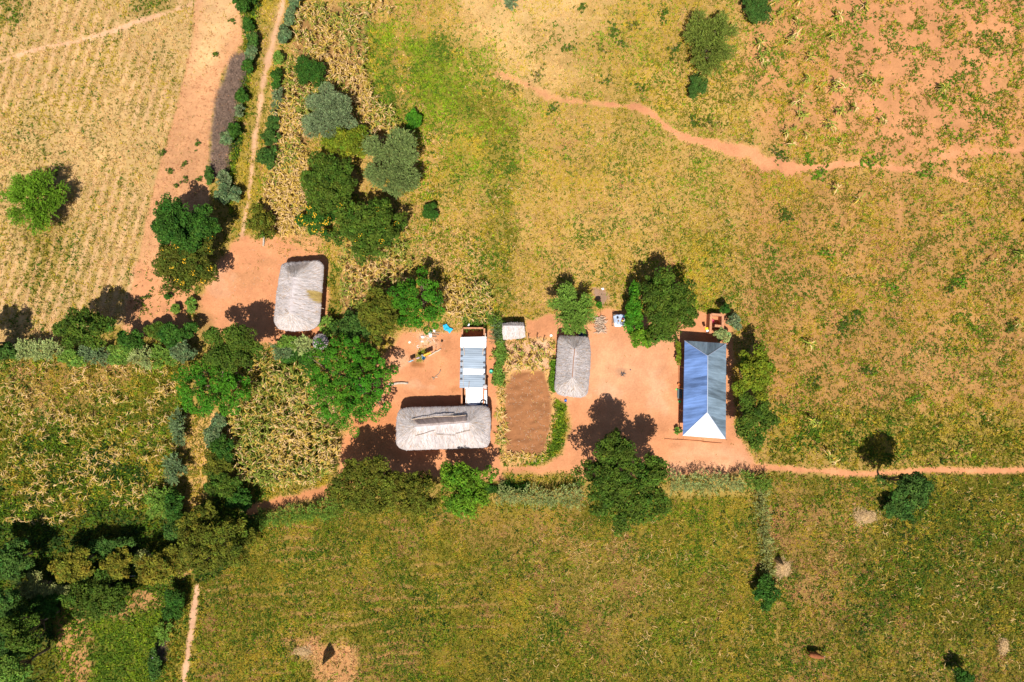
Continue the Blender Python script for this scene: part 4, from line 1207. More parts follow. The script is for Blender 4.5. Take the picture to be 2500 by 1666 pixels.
def thatched(name, label, cat, rim_px, h_eave, ridge_px, h_ridge, corner=0.7, inset=0.55, door=None, tint=1.0, nrim=160, drop=None, walls=True, patches=(), cap=None, shag=0.025):
    rim = rounded([P(x, y, h_eave) for x, y in rim_px], 6, corner)
    area2 = sum(rim[i][0] * rim[(i + 1) % len(rim)][1] - rim[(i + 1) % len(rim)][0] * rim[i][1] for i in range(len(rim)))
    if area2 < 0:
        rim = rim[::-1]
    rim, us = resample(rim, nrim)
    ra, rb = P(*ridge_px[0], h_ridge), P(*ridge_px[1], h_ridge)
    c0 = rim.mean(0)
    t = thing(name, label, cat, (c0[0], c0[1], 0))
    d = rb - ra
    LL = (d ** 2).sum()
    tt = np.clip(((rim - ra) @ d) / LL, 0, 1)
    # neighbours on the hip ends still fan out from the ridge end
    q = ra + d * tt[:, None]
    nv = 14
    V, UV, C = [], [], []
    rimn = rim + (rim - c0) / np.linalg.norm(rim - c0, axis=1, keepdims=True) * rng.normal(0, shag, (nrim, 1))
    for k in range(nv + 1):
        v = k / nv
        xy = rimn + (q - rimn) * v
        f = v ** 0.93
        z = h_eave + (h_ridge - h_eave) * f + (fbm(us * 20, np.full(nrim, v * 60), 24, 5, 2) - 0.5) * 0.14 * (1 - v) + (fbm(us * 50, np.full(nrim, v * 20), 14, 8, 2) - 0.5) * 0.10 * (0.3 + 0.7 * min(1, v * 4)) * (1 if v < 0.98 else 0)
        V.append(np.concatenate([xy - c0, z[:, None]], 1))
        ln = np.linalg.norm(q - rim, axis=1)
        UV.append(np.stack([us, ln * v], 1))
        wp = xy
        w_ = 0.86 + 0.26 * fbm(wp[:, 0] * 20, wp[:, 1] * 20, 30, 19, 3)
        if v < 0.1:
            w_ = w_ * 0.92
        cc = np.ones((nrim, 3)) * w_[:, None] * tint
        for (poly, pc) in patches:
            sdp = poly_sd(wp[:, 0], wp[:, 1], [tuple(P(a_, b_, (h_eave + h_ridge) / 2)) for a_, b_ in poly])
            wq = sstep(-0.15, 0.15, sdp)[:, None]
            cc = cc * (1 - wq) + np.array(pc) * wq
        C.append(cc)
    # eave lip: hang down and tuck under
    lip = V[0].copy()
    lip[:, 2] -= 0.22
    under = V[0].copy()
    under[:, :2] *= 0.86
    under[:, 2] -= 0.10
    Vv = [under, lip] + V
    UVv = [UV[0], UV[0]] + UV
    Cv = [C[0] * 0.9, C[0] * 0.9] + C
    rows_ = len(Vv)
    i = np.arange(nrim)
    j = (i + 1) % nrim
    F = np.concatenate([np.stack([k * nrim + i, k * nrim + j, (k + 1) * nrim + j, (k + 1) * nrim + i], 1) for k in range(rows_ - 1)])
    roof = mesh_np('thatch_roof', np.concatenate(Vv), [F], thm, col=np.concatenate(Cv), uv=np.concatenate(UVv), parent=t, smooth=True)
    # loose straws lying down the slope and sticking out over the eave
    ns = int(nrim * 34)
    ui = rng.integers(0, nrim, ns)
    v0 = rng.random(ns) ** 1.2 * 0.96
    grid = np.stack(V)                      # (nv+1, nrim, 3)

    def at_(v, u):
        f = np.clip(v, 0, 1) * nv
        k0 = np.clip(np.floor(f).astype(int), 0, nv - 1)
        w = (f - k0)[:, None]
        p = grid[k0, u] * (1 - w) + grid[k0 + 1, u] * w
        return p
    p0 = at_(v0, ui)
    u2 = (ui + rng.integers(-1, 2, ns)) % nrim
    p1 = at_(v0 - rng.uniform(0.1, 0.3, ns), u2)
    over = v0 < 0.12
    dr = p1 - p0
    p1[over] = p0[over] + unit(grid[0, ui[over]] - grid[3, ui[over]]) * rng.uniform(0.04, 0.14, (over.sum(), 1))
    p0[:, 2] += 0.012
    p1[:, 2] += rng.uniform(0.015, 0.06, ns)
    dr = unit(p1 - p0)
    sd = unit(np.cross(dr, np.array([[0, 0, 1.0]]))) * rng.uniform(0.012, 0.03, (ns, 1))
    SV = np.stack([p0 - sd, p0 + sd, p1], 1).reshape(-1, 3)
    sc = np.array([0.54, 0.48, 0.455]) * rng.uniform(0.5, 1.2, (ns, 1)) * tint
    sc = np.where(rng.random((ns, 1)) < 0.12, np.array([0.40, 0.26, 0.15]) * tint, sc)
    for (poly, pc) in patches:
        wpx = p0[:, :2] + c0
        ins = poly_sd(wpx[:, 0], wpx[:, 1], [tuple(P(a_, b_, (h_eave + h_ridge) / 2)) for a_, b_ in poly]) > 0
        sc[ins] = np.array(pc) * np.array([0.6, 0.56, 0.5]) * rng.uniform(0.6, 1.2, (ins.sum(), 1))
    mesh_np('loose_straw', SV, [np.arange(ns * 3).reshape(ns, 3)], strandm, col=np.repeat(sc, 3, 0), parent=roof)
    if walls:
        wl = rim - c0
        nr = np.linalg.norm(wl, axis=1, keepdims=True)
        core = [tuple((np.array(P(x, y, h_eave)) - c0)) for x, y in rim_px]
        core = [tuple(np.array(p) * (1 - inset / max(np.linalg.norm(p), 1))) for p in core]
        rr_ = rounded(core, 4, 0.3)
        a2 = sum(rr_[i][0] * rr_[(i + 1) % len(rr_)][1] - rr_[(i + 1) % len(rr_)][0] * rr_[i][1] for i in range(len(rr_)))
        if a2 < 0:
            rr_ = rr_[::-1]
        mb = MB()
        n = len(rr_)
        inn = rr_ * 0.94
        Vw = [(p[0], p[1], -0.1) for p in rr_] + [(p[0], p[1], h_eave + 0.06) for p in rr_] + [(p[0], p[1], h_eave + 0.06) for p in inn] + [(p[0], p[1], -0.1) for p in inn]
        Q = []
        for k in range(3):
            Q += [(k * n + i, k * n + (i + 1) % n, (k + 1) * n + (i + 1) % n, (k + 1) * n + i) for i in range(n)]
        mb.add(Vw, Q)
        mb.build('wall', mudm, t)
        if door:
            # door on the side nearest the given direction
            dv = np.array(door, float)
            dv /= np.linalg.norm(dv)
            pr = rr_ @ dv
            lat = np.abs(rr_ @ np.array([-dv[1], dv[0]]))
            face = max(pr)
            b = MB()
            b.box((dv[0] * (face + 0.0), dv[1] * (face + 0.0), 0.85), (0.85, 0.10, 1.7), math.atan2(dv[1], dv[0]) + math.pi / 2)
            b.build('door', doorm, t)
    return t, c0


def stick(mb, a, b, h0, h1, r0=0.035, r1=0.03, c0=(0, 0), k=5, amp=0.015):
    pa, pb = P(*a, h0) - c0, P(*b, h1) - c0
    mb.tube(wobble((pa[0], pa[1], h0), (pb[0], pb[1], h1), k, amp), np.linspace(r0, r1, k), 6)


# largest hut: hipped thatch with a raised ridge cap
H1, cH1 = thatched('thatched_house', 'largest thatched house, long grey roof with raised ridge cap, joined to the tin shed', 'house', [(981, 995), (1193, 990), (1199, 1020), (1196, 1093), (984, 1100), (966, 1088), (969, 1010)], 2.4, [(1014, 1043), (1145, 1032)], 3.9, 0.8, 0.5, (-0.05, -1))
cap = MB()
k = 26
ya = np.linspace(0, 1, k)
up_l, up_r = (1006, 1026), (1139, 1014)
lo_l, lo_r = (1021, 1038.5), (1140, 1029.5)
top = []
bot = []
for s_ in ya:
    a_ = P(up_l[0] + (up_r[0] - up_l[0]) * s_, up_l[1] + (up_r[1] - up_l[1]) * s_, 3.75) - cH1
    b_ = P(lo_l[0] + (lo_r[0] - lo_l[0]) * s_, lo_l[1] + (lo_r[1] - lo_l[1]) * s_, 4.35) - cH1
    top.append((a_[0], a_[1], 3.5))
    bot.append((b_[0], b_[1] + rng.normal(0, 0.035), 4.38 + rng.normal(0, 0.015)))
Vc, UVc = [], []
for j in range(7):
    f = j / 6
    for i in range(k):
        Vc.append([top[i][0] + (bot[i][0] - top[i][0]) * f, top[i][1] + (bot[i][1] - top[i][1]) * f, top[i][2] + (bot[i][2] - top[i][2]) * f + 0.05 * math.sin(f * 3.14)])
        UVc.append((i * 0.27, f * 1.0))
n0 = len(Vc)
Vc += [[v[0], v[1], v[2] - 0.16] for v in Vc[:n0]]
UVc += UVc[:n0]
Fc = []
for j in range(6):
    for i in range(k - 1):
        a0 = j * k + i
        Fc.append((a0, a0 + 1, a0 + k + 1, a0 + k))
        Fc.append((n0 + a0 + k, n0 + a0 + k + 1, n0 + a0 + 1, n0 + a0))
for i in range(k - 1):
    Fc.append((6 * k + i, 6 * k + i + 1, n0 + 6 * k + i + 1, n0 + 6 * k + i))
for j in range(6):
    Fc.append((j * k, (j + 1) * k, n0 + (j + 1) * k, n0 + j * k))
    Fc.append((j * k + k - 1, n0 + j * k + k - 1, n0 + (j + 1) * k + k - 1, (j + 1) * k + k - 1))
capcol = np.ones((len(Vc), 3)) * (0.62 + 0.4 * fbm(np.array(UVc)[:, 0] * 60, np.array(UVc)[:, 1] * 4, 9, 3, 2))[:, None] * np.array([1.0, 0.88, 0.8])
mesh_np('ridge_cap', Vc, [Fc], thm, col=capcol, uv=UVc, parent=H1)
mb = MB()
stick(mb, (1005, 1024.5), (1062, 1017.5), 3.55, 3.68, 0.04, 0.035, cH1)
stick(mb, (1060, 1017.5), (1108, 1016), 3.70, 3.70, 0.055, 0.045, cH1)
stick(mb, (1106, 1017), (1138, 1013.5), 3.62, 3.6, 0.04, 0.03, cH1)
mb.build('ridge_pole', palewood, H1)
mb = MB()
for a_, b_, h0, h1 in [((1003, 1029), (1004, 1062), 3.42, 3.34), ((1152, 1008), (1163, 1048), 2.86, 3.45), ((1014, 1064), (1062, 1051), 3.48, 3.78), ((1065, 1061), (1111, 1064), 3.58, 3.5), ((1112, 1060), (1148, 1051), 3.55, 3.65)]:
    stick(mb, a_, b_, h0, h1, 0.03, 0.025, cH1)
mb.build('tie_pole', woodm, H1)

H2, cH2 = thatched('thatched_house', 'thatched house with a brown ridge line between garden plot and swept yard', 'house', [(1366, 819), (1438, 822), (1443, 862), (1440, 915), (1436, 960), (1424, 972), (1366, 966), (1353, 954), (1358, 890), (1362, 828)], 2.1, [(1402.5, 853), (1397, 922)], 3.7, 0.5, 0.5, (1, 0.02), tint=0.93)
mb = MB()
stick(mb, (1402.5, 852), (1397, 922), 3.72, 3.72, 0.055, 0.05, cH2, 7, 0.02)
mb.build('ridge_pole', mat('ridge_bundle', (0.33, 0.17, 0.10), 0.9, var=0.2), H2)
mb = MB()
stick(mb, (1388, 932), (1408, 926), 3.38, 3.45, 0.03, 0.025, cH2)
stick(mb, (1362, 950), (1380, 962), 2.40, 2.48, 0.025, 0.02, cH2)
stick(mb, (1432, 954), (1420, 966), 2.4, 2.32, 0.025, 0.02, cH2)
stick(mb, (1394, 957), (1404, 946), 2.7, 2.95, 0.025, 0.02, cH2)
mb.build('tie_pole', woodm, H2)

H3, cH3 = thatched('thatched_house', 'leftmost thatched house, pale roof with a yellow patched slope', 'house', [(686, 646), (704, 640), (780, 636), (791, 648), (787, 700), (781, 790), (762, 807), (718, 810), (681, 806), (668, 788), (674, 720)], 2.0, [(718, 678), (708, 764)], 3.9, 0.6, 0.5, (-1, 0.05), tint=1.06,
                  patches=[([(748, 706), (786, 714), (784, 739), (763, 738), (749, 723)], (0.72, 0.55, 0.20)), ([(699, 652), (750, 640), (746, 655), (718, 672), (704, 665)], (0.62, 0.55, 0.54))])
mb = MB()
stick(mb, (779, 751), (791, 754), 2.1, 2.05, 0.03, 0.03, cH3)
mb.build('eave_pole', palewood, H3)

# small thatched shed: steep short back slope, long front slope
H4, cH4 = thatched('thatched_shed', 'small thatched shed at the upper left of the garden plot', 'shed', [(1227, 790), (1254, 787), (1280, 788), (1281, 806), (1282, 824), (1270, 827), (1229, 830), (1226, 810)], 1.6, [(1230, 796), (1279, 796)], 2.2, 0.15, 0.35, (1, 0), tint=1.05, nrim=100)

# grain store: round thatched cone on a woven drum
gs = P(779, 835, 1.9)
gt = thing('grain_store', 'small round thatched grain store beside the big bright tree', 'granary', (gs[0], gs[1], 0))
mb = MB()
mb.lathe([(0.62, 0.35), (0.62, 1.45)], n=18)
mb.build('wall', mat('woven_wall', (0.34, 0.22, 0.12), 0.95, var=0.3, scale=8), gt)
mb = MB()
for an in (0.4, 1.97, 3.54, 5.1):
    mb.tube([(0.5 * math.cos(an), 0.5 * math.sin(an), -0.1), (0.5 * math.cos(an), 0.5 * math.sin(an), 0.4)], [0.06, 0.06], 6)
mb.build('leg', woodm, gt)
n_, nv_ = 36, 8
Vg, Ug, Cg = [], [], []
for j in range(nv_ + 1):
    v = j / nv_
    for i in range(n_):
        an = 2 * math.pi * i / n_
        r_ = (1 - v) * 0.95 * (1 + 0.05 * math.sin(i * 2.7)) + 0.02
        Vg.append((r_ * math.cos(an), r_ * math.sin(an), 1.35 + 1.0 * v + 0.02 * math.sin(i * 4.1)))
        Ug.append((i * 0.17, v * 1.2))
        Cg.append((0.95, 0.92, 0.92))
Fg = [(j * n_ + i, j * n_ + (i + 1) % n_, (j + 1) * n_ + (i + 1) % n_, (j + 1) * n_ + i) for j in range(nv_) for i in range(n_)]
mesh_np('thatch_roof', Vg, [Fg], thm, col=np.array(Cg), uv=Ug, parent=gt, smooth=True)

# ------------------------------------------------------------------ sheet metal
def sheet_material(name, rgb, rough, metal, stain=0.25, rib=0.2, skew=0.0, panel=0.9, spots=0.0):
    m = bpy.data.materials.new(name)
    m.use_nodes = True
    N, L = nodes_of(m)
    b = N['Principled BSDF']
    b.inputs['Metallic'].default_value = metal
    b.inputs['Roughness'].default_value = rough
    b.inputs['Specular IOR Level'].default_value = 0.4
    uv = N.new('ShaderNodeUVMap')
    sx = N.new('ShaderNodeSeparateXYZ')
    L.new(uv.outputs[0], sx.inputs[0])
    # sheets overlap: each has weathered a little differently
    sk = N.new('ShaderNodeMath')
    sk.operation = 'MULTIPLY_ADD'
    sk.inputs[1].default_value = skew
    L.new(sx.outputs[1], sk.inputs[0])
    L.new(sx.outputs[0], sk.inputs[2])
    dv = N.new('ShaderNodeMath')
    dv.operation = 'DIVIDE'
    dv.inputs[1].default_value = panel
    L.new(sk.outputs[0], dv.inputs[0])
    fl = N.new('ShaderNodeMath')
    fl.operation = 'FLOOR'
    L.new(dv.outputs[0], fl.inputs[0])
    wn = N.new('ShaderNodeTexWhiteNoise')
    wn.noise_dimensions = '1D'
    L.new(fl.outputs[0], wn.inputs['W'])
    cb = N.new('ShaderNodeCombineXYZ')
    mu = N.new('ShaderNodeMath')
    mu.operation = 'MULTIPLY'
    mu.inputs[1].default_value = 2.4
    L.new(sk.outputs[0], mu.inputs[0])
    mv = N.new('ShaderNodeMath')
    mv.operation = 'MULTIPLY'
    mv.inputs[1].default_value = 0.5
    L.new(sx.outputs[1], mv.inputs[0])
    L.new(mu.outputs[0], cb.inputs[0])
    L.new(mv.outputs[0], cb.inputs[1])
    nz = N.new('ShaderNodeTexNoise')
    nz.inputs['Scale'].default_value = 1.0
    nz.inputs['Detail'].default_value = 5
    L.new(cb.outputs[0], nz.inputs['Vector'])
    ad = N.new('ShaderNodeMath')
    ad.operation = 'MULTIPLY_ADD'
    ad.inputs[1].default_value = 0.35
    L.new(wn.outputs[0], ad.inputs[0])
    L.new(nz.outputs[0], ad.inputs[2])
    mr = N.new('ShaderNodeMapRange')
    mr.inputs[1].default_value = 0.4
    mr.inputs[2].default_value = 0.95
    mr.inputs[3].default_value = 1 - stain
    mr.inputs[4].default_value = 1 + stain
    L.new(ad.outputs[0], mr.inputs[0])
    rgbn = N.new('ShaderNodeRGB')
    rgbn.outputs[0].default_value = (*rgb, 1)
    sc_ = N.new('ShaderNodeVectorMath')
    sc_.operation = 'SCALE'
    L.new(rgbn.outputs[0], sc_.inputs[0])
    L.new(mr.outputs[0], sc_.inputs['Scale'])
    L.new(sc_.outputs[0], b.inputs['Base Color'])
    # corrugation
    ph = N.new('ShaderNodeMath')
    ph.operation = 'MULTIPLY'
    ph.inputs[1].default_value = 2 * math.pi / rib
    L.new(sx.outputs[0], ph.inputs[0])
    sn = N.new('ShaderNodeMath')
    sn.operation = 'SINE'
    L.new(ph.outputs[0], sn.inputs[0])
    bp = N.new('ShaderNodeBump')
    bp.inputs['Strength'].default_value = 0.35
    bp.inputs['Distance'].default_value = 0.02
    L.new(sn.outputs[0], bp.inputs['Height'])
    L.new(bp.outputs[0], b.inputs['Normal'])
    return m


def slope(name, pts, m, parent, c0, thick=0.02, eave=(0, 1)):
    """a flat roof slope through 3 or 4 points; u runs along the eave, v up the slope; thin but solid"""
    Pn = np.array([(p[0] - c0[0], p[1] - c0[1], p[2]) for p in pts], float)
    e = Pn[eave[1]] - Pn[eave[0]]
    e /= np.linalg.norm(e)
    nrm = np.cross(Pn[1] - Pn[0], Pn[2] - Pn[0])
    nrm /= np.linalg.norm(nrm)
    if nrm[2] < 0:
        nrm = -nrm
    vv = np.cross(nrm, e)
    uv = np.stack([(Pn - Pn[0]) @ e, (Pn - Pn[0]) @ vv], 1)
    n = len(Pn)
    V = np.concatenate([Pn, Pn - nrm * thick])
    f = [tuple(range(n)), tuple(range(2 * n - 1, n - 1, -1))] + [(i, n + i, n + (i + 1) % n, (i + 1) % n) for i in range(n)]
    me = bpy.data.meshes.new(name)
    me.from_pydata([tuple(v) for v in V], [], f)
    me.update()
    u = me.uv_layers.new(name='UVMap')
    uu = np.concatenate([uv, uv])
    for lp in me.loops:
        u.data[lp.index].uv = uu[lp.vertex_index]
    me.materials.append(m)
    o = bpy.data.objects.new(name, me)
    COL.objects.link(o)
    o.parent = parent
    return o


# house with the blue-grey hipped iron roof
HE, HR = 2.6, 4.25
nw, ne, se, sw = (P(1671.5, 832, HE), P(1773, 839, HE), P(1772, 1072, HE), P(1667, 1064, HE))
rn, rs = P(1728, 869, HR), P(1727, 1007, HR)
c0 = (nw + ne + se + sw) / 4
hh = thing('tin_roof_house', 'house with a blue grey hipped iron roof, rightmost of the buildings', 'house', (c0[0], c0[1], 0))
z3 = lambda p, z: (p[0], p[1], z)
bluem = sheet_material('weathered_iron_sky_tint', (0.17, 0.28, 0.56), 0.5, 0.5, 0.46, 0.18, 0.22, 1.15)  # sky reflection on the west slope painted as blue
greym = sheet_material('weathered_iron_dull_side', (0.25, 0.34, 0.43), 0.5, 0.5, 0.46, 0.18, -0.25, 1.1)  # same iron, painted grey where it reflects less blue sky
whitem = sheet_material('iron_sun_glare', (0.74, 0.76, 0.80), 0.5, 0.35, 0.14, 0.18, 0.0, 0.9)  # same iron, sun glare on the south hip painted white
slope('roof_slope', [z3(nw, HE), z3(sw, HE), z3(rs, HR), z3(rn, HR)], bluem, hh, c0)
slope('roof_slope', [z3(se, HE), z3(ne, HE), z3(rn, HR), z3(rs, HR)], greym, hh, c0)
slope('roof_slope', [z3(ne, HE), z3(nw, HE), z3(rn, HR)], greym, hh, c0)
slope('roof_slope', [z3(sw, HE), z3(se, HE), z3(rs, HR)], whitem, hh, c0)
capm = mat('ridge_iron', (0.42, 0.48, 0.60), 0.4, 0.5, var=0.1)
mb = MB()
for a_, b_, za, zb in ((rn, rs, HR, HR), (nw, rn, HE, HR), (ne, rn, HE, HR), (sw, rs, HE, HR), (se, rs, HE, HR)):
    pa, pb = a_ - c0, b_ - c0
    mb.tube([(pa[0], pa[1], za + 0.0), (pb[0], pb[1], zb + 0.0)], [0.05, 0.05], 6)
mb.build('ridge_cap', capm, hh)
plasterm = mat('plaster_wall', (0.50, 0.30, 0.19), 0.9, var=0.12, scale=2, bump=0.15)
ins = 0.45
wl = [np.array(p) - c0 for p in (sw, se, ne, nw)]
wl = [p * np.array([(abs(p[0]) - (1.25 if p[0] < 0 else ins)) / abs(p[0]), (abs(p[1]) - ins) / abs(p[1])]) for p in wl]
mb = MB()
n = 4
inn = [p * 0.95 for p in wl]
Vw = [(p[0], p[1], -0.1) for p in wl] + [(p[0], p[1], HE + 0.12) for p in wl] + [(p[0], p[1], HE + 0.12) for p in inn] + [(p[0], p[1], -0.1) for p in inn]
mb.add(Vw, [(k_ * n + i, k_ * n + (i + 1) % n, (k_ + 1) * n + (i + 1) % n, (k_ + 1) * n + i) for k_ in range(3) for i in range(n)])
mb.build('wall', plasterm, hh)
xw = (wl[0][0] + wl[3][0]) / 2
glassm = mat('dark_glass', (0.03, 0.04, 0.05), 0.1, spec=0.6)
for yy in (-3.6, 3.4):
    mb = MB()
    mb.box((xw - 0.03, yy, 1.45), (0.12, 1.1, 1.1))
    f_ = mb.build('window', doorm, hh)
    mb = MB()
    mb.box((xw - 0.095, yy, 1.45), (0.02, 0.94, 0.94))
    mb.build('pane', glassm, f_)
mb = MB()
mb.box((xw - 0.03, 0.2, 1.0), (0.12, 0.9, 2.0))
mb.build('door', doorm, hh)
mb = MB()
for s_ in (-4.9, -2.6, 0, 2.6, 4.9):
    f = (s_ + 5.7) / 11.4
    ex = (sw + (nw - sw) * f - c0)
    mb = MB()
    mb.tube([(ex[0] + 0.18, s_, -0.1), (ex[0] + 0.18, s_, HE + 0.0)], [0.06, 0.055], 8)
    mb.build('veranda_post', woodm, hh)
slabm = mat('earth_plaster', (0.52, 0.22, 0.10), 0.95, var=0.15, scale=3)
a_ = P(1656, 870) - c0
b_ = P(1656, 1030) - c0
mb = MB()
mb.box(((a_[0] + xw) / 2, (a_[1] + b_[1]) / 2, 0.02), (xw - a_[0], a_[1] - b_[1], 0.36))
mb.build('veranda_floor', slabm, hh)
mb = MB()
mb.tube(wobble((P(1622, 1072)[0] - c0[0], P(1622, 1072)[1] - c0[1], 0.02), (P(1762, 1083)[0] - c0[0], P(1762, 1083)[1] - c0[1], 0.02), 8, 0.05), np.full(8, 0.07), 6)
kerb = mb.build('drip_kerb', slabm, hh)
# things on the veranda
def basin(name, label, px, py, r, h, m, z=0.0, cat='basin', group=None):
    p = P(px, py, z + h)
    t = thing(name, label, cat, (p[0], p[1], z), 0, group)
    mb = MB()
    mb.lathe([(0.001, 0.0), (r * 0.78, 0.0), (r, h), (r * 1.06, h), (r * 1.04, h - 0.015), (r * 0.94, h - 0.01), (r * 0.72, 0.03), (0.001, 0.03)], n=20)
    mb.build('body', m, t, True)
    return t


tealp = mat('teal_plastic', (0.10, 0.42, 0.32), 0.45, spec=0.4)
greenp = mat('green_plastic', (0.03, 0.40, 0.13), 0.45, spec=0.4)
orangep = mat('orange_clay', (0.60, 0.20, 0.06), 0.7)
yellowp = mat('yellow_plastic', (0.80, 0.52, 0.02), 0.45, spec=0.4)
bluep = mat('blue_plastic', (0.05, 0.16, 0.45), 0.45, spec=0.4)
cyanp = mat('light_blue_plastic', (0.10, 0.40, 0.60), 0.45, spec=0.4)
whitep = mat('white_plastic', (0.80, 0.80, 0.80), 0.5, spec=0.4)
blackp = mat('black_rubber', (0.025, 0.025, 0.03), 0.7)
pinkp = mat('pink_plastic', (0.85, 0.12, 0.24), 0.5, spec=0.4)
bt = basin('clay_bowl', 'orange clay bowl on the veranda of the blue roofed house', 1658.5, 940, 0.18, 0.2, orangep, 0.2, 'bowl')
bt = basin('basin', 'green plastic basin on the veranda below the dark mat', 1659.5, 981, 0.17, 0.2, greenp, 0.2)
mb = MB()
p = P(1660, 962, 0.2)
mb.box((p[0], p[1], 0.212), (0.6, 1.15, 0.022))
tag(mb.build('floor_mat', mat('grey_mat', (0.10, 0.13, 0.14), 0.9, var=0.15), None), 'dark grey mat on the veranda between bowl and green basin', 'mat')
mb = MB()
p = P(1651.5, 951)
mb.lathe([(0.001, 0), (0.1, 0), (0.12, 0.05), (0.001, 0.06)], (p[0], p[1], gz(*p)), 10)
tag(mb.build('plastic_lid', mat('lime_plastic', (0.15, 0.6, 0.10), 0.5), None), 'light green plastic lid on the earth beside the veranda', 'lid')  # a loose plastic lid lying flat

# ------------------------------------------------------------------ tin shed
sh0 = P(1155, 890)
sh = thing('tin_shed', 'long tin roofed shed with stones along its edges above the largest thatched house', 'shed', (sh0[0], sh0[1], 0))
zE, zW = 2.0, 1.86
tinm = sheet_material('corrugated_tin', (0.26, 0.31, 0.37), 0.7, 0.3, 0.2, 0.26, 0.0, 1.0)
brightm = sheet_material('pale_tin', (0.88, 0.88, 0.88), 0.5, 0.2, 0.06, 0.26, 0.0, 0.8)  # near-white tin for two of the roof sheets


def q4(a, b, c, d, za, zb, zc, zd):
    out = []
    for (p_, z_) in ((a, za), (b, zb), (c, zc), (d, zd)):
        w_ = P(*p_, z_)
        out.append((w_[0], w_[1], z_))
    return out


slope('roof_sheet', q4((1122, 947.5), (1124.5, 847), (1185, 847), (1184, 947), 1.95, 1.95, 2.08, 2.08), tinm, sh, sh0, 0.02, (0, 1))
slope('roof_sheet', q4((1124, 848), (1186.5, 848.5), (1187, 822.5), (1125, 824), 1.97, 2.10, 2.36, 2.26), brightm, sh, sh0, 0.02, (1, 2))
slope('roof_sheet', q4((1130, 914.5), (1182, 915.5), (1182, 901), (1131.5, 900), 2.02, 2.12, 2.16, 2.05), brightm, sh, sh0, 0.015, (1, 2))
slope('roof_sheet', q4((1137, 990), (1189, 992), (1188.5, 946), (1135.5, 946.5), 1.72, 1.72, 1.92, 1.92), sheet_material('patched_tin', (0.66, 0.67, 0.71), 0.55, 0.3, 0.4, 0.26, 0.0, 0.35), sh, sh0, 0.02, (1, 2))
mb = MB()
def wallbox(mb, a, b, th, h, c, z0=-0.1):
    pa, pb = P(*a) - c, P(*b) - c
    d = pb - pa
    l = np.linalg.norm(d)
    mb.box(((pa[0] + pb[0]) / 2, (pa[1] + pb[1]) / 2, (z0 + h) / 2), (l, th, h - z0), math.atan2(d[1], d[0]))


for a_, b_, h_ in (((1130, 985), (1130, 826), 1.86), ((1182, 985), (1184, 803), 1.9), ((1133, 985), (1180, 985), 1.55), ((1133, 850), (1181.5, 850), 1.9), ((1130, 826), (1131, 803), 1.5), ((1133.5, 802), (1181, 802), 1.55)):
    mb2 = MB()
    wallbox(mb2, a_, b_, 0.2, h_, sh0)
    mb2.build('wall', brickm, sh)
mb = MB()
wallbox(mb, (1128, 930), (1128, 912), 0.06, 1.65, sh0)
mb.build('door', doorm, sh)
# stones and bricks holding the sheets down, poles laid on top: each lies there by itself
stonem = mat('roof_stone', (0.12, 0.12, 0.13), 0.9, var=0.25, bump=0.3)
redstone = mat('red_brick', (0.42, 0.17, 0.11), 0.9, var=0.2, bump=0.3)


def stone(px, py, z, r, m, label, name='stone', group=None, cat='stone'):
    p = P(px, py, z)
    n = 9
    V = []
    for j, (rr, zz) in enumerate(((0.75, 0.0), (1.0, 0.35), (0.85, 0.8), (0.35, 1.05))):
        for i in range(n):
            a = 2 * math.pi * i / n + j * 0.2
            q_ = r * rr * rng.uniform(0.85, 1.15)
            V.append((q_ * math.cos(a) * 1.15, q_ * math.sin(a), zz * r))
    mb = MB()
    mb.add(V, [(j * n + i, j * n + (i + 1) % n, (j + 1) * n + (i + 1) % n, (j + 1) * n + i) for j in range(3) for i in range(n)], (), [tuple(range(3 * n, 4 * n)), tuple(range(n))[::-1]])
    o = mb.build(name, m, None)
    o.location = (p[0], p[1], z)
    return tag(o, label, cat, group)


def zroof(px):
    return 1.95 + (px - 1123) / 62 * 0.13


for y in (854.5, 869.5, 883, 897, 912, 926):
    stone(1127.5 - (y - 854) * 0.02, y, zroof(1127) + 0.0, 0.13, stonem, 'dark stone weighing down the left edge of the tin roof', group='stones along the left roof edge')
for y in (855, 868, 886, 898, 914, 926.5):
    stone(1183 - (y - 854) * 0.02, y, zroof(1182.5), 0.13, stonem, 'dark stone weighing down the right edge of the tin roof', group='stones along the right roof edge')
stone(1184, 944, 2.1, 0.26, mat('grey_stone', (0.52, 0.46, 0.44), 0.9, var=0.2, bump=0.3), 'pale stone block at the lower right corner of the tin roof')
mb = MB()
for dx, dz in ((0, 0.05), (0.24, 0.05)):
    p = P(1181, 951, 2.0)
    mb2 = MB()
    mb2.box((p[0] + dx, p[1], 1.86 + 0.09), (0.22, 0.26, 0.14), 0.1)
    tag(mb2.build('brick', redstone, None), 'red brick beside the pale stone block on the tin roof', 'brick', 'red bricks on the tin roof')


def roof_pole(a, b, z0, z1, r, m, label):
    pa, pb = P(*a, z0), P(*b, z1)
    mb = MB()
    mb.tube(wobble((pa[0], pa[1], z0), (pb[0], pb[1], z1), 6, 0.02), np.linspace(r, r * 0.7, 6), 7)
    tag(mb.build('pole', m, None), label, 'pole')


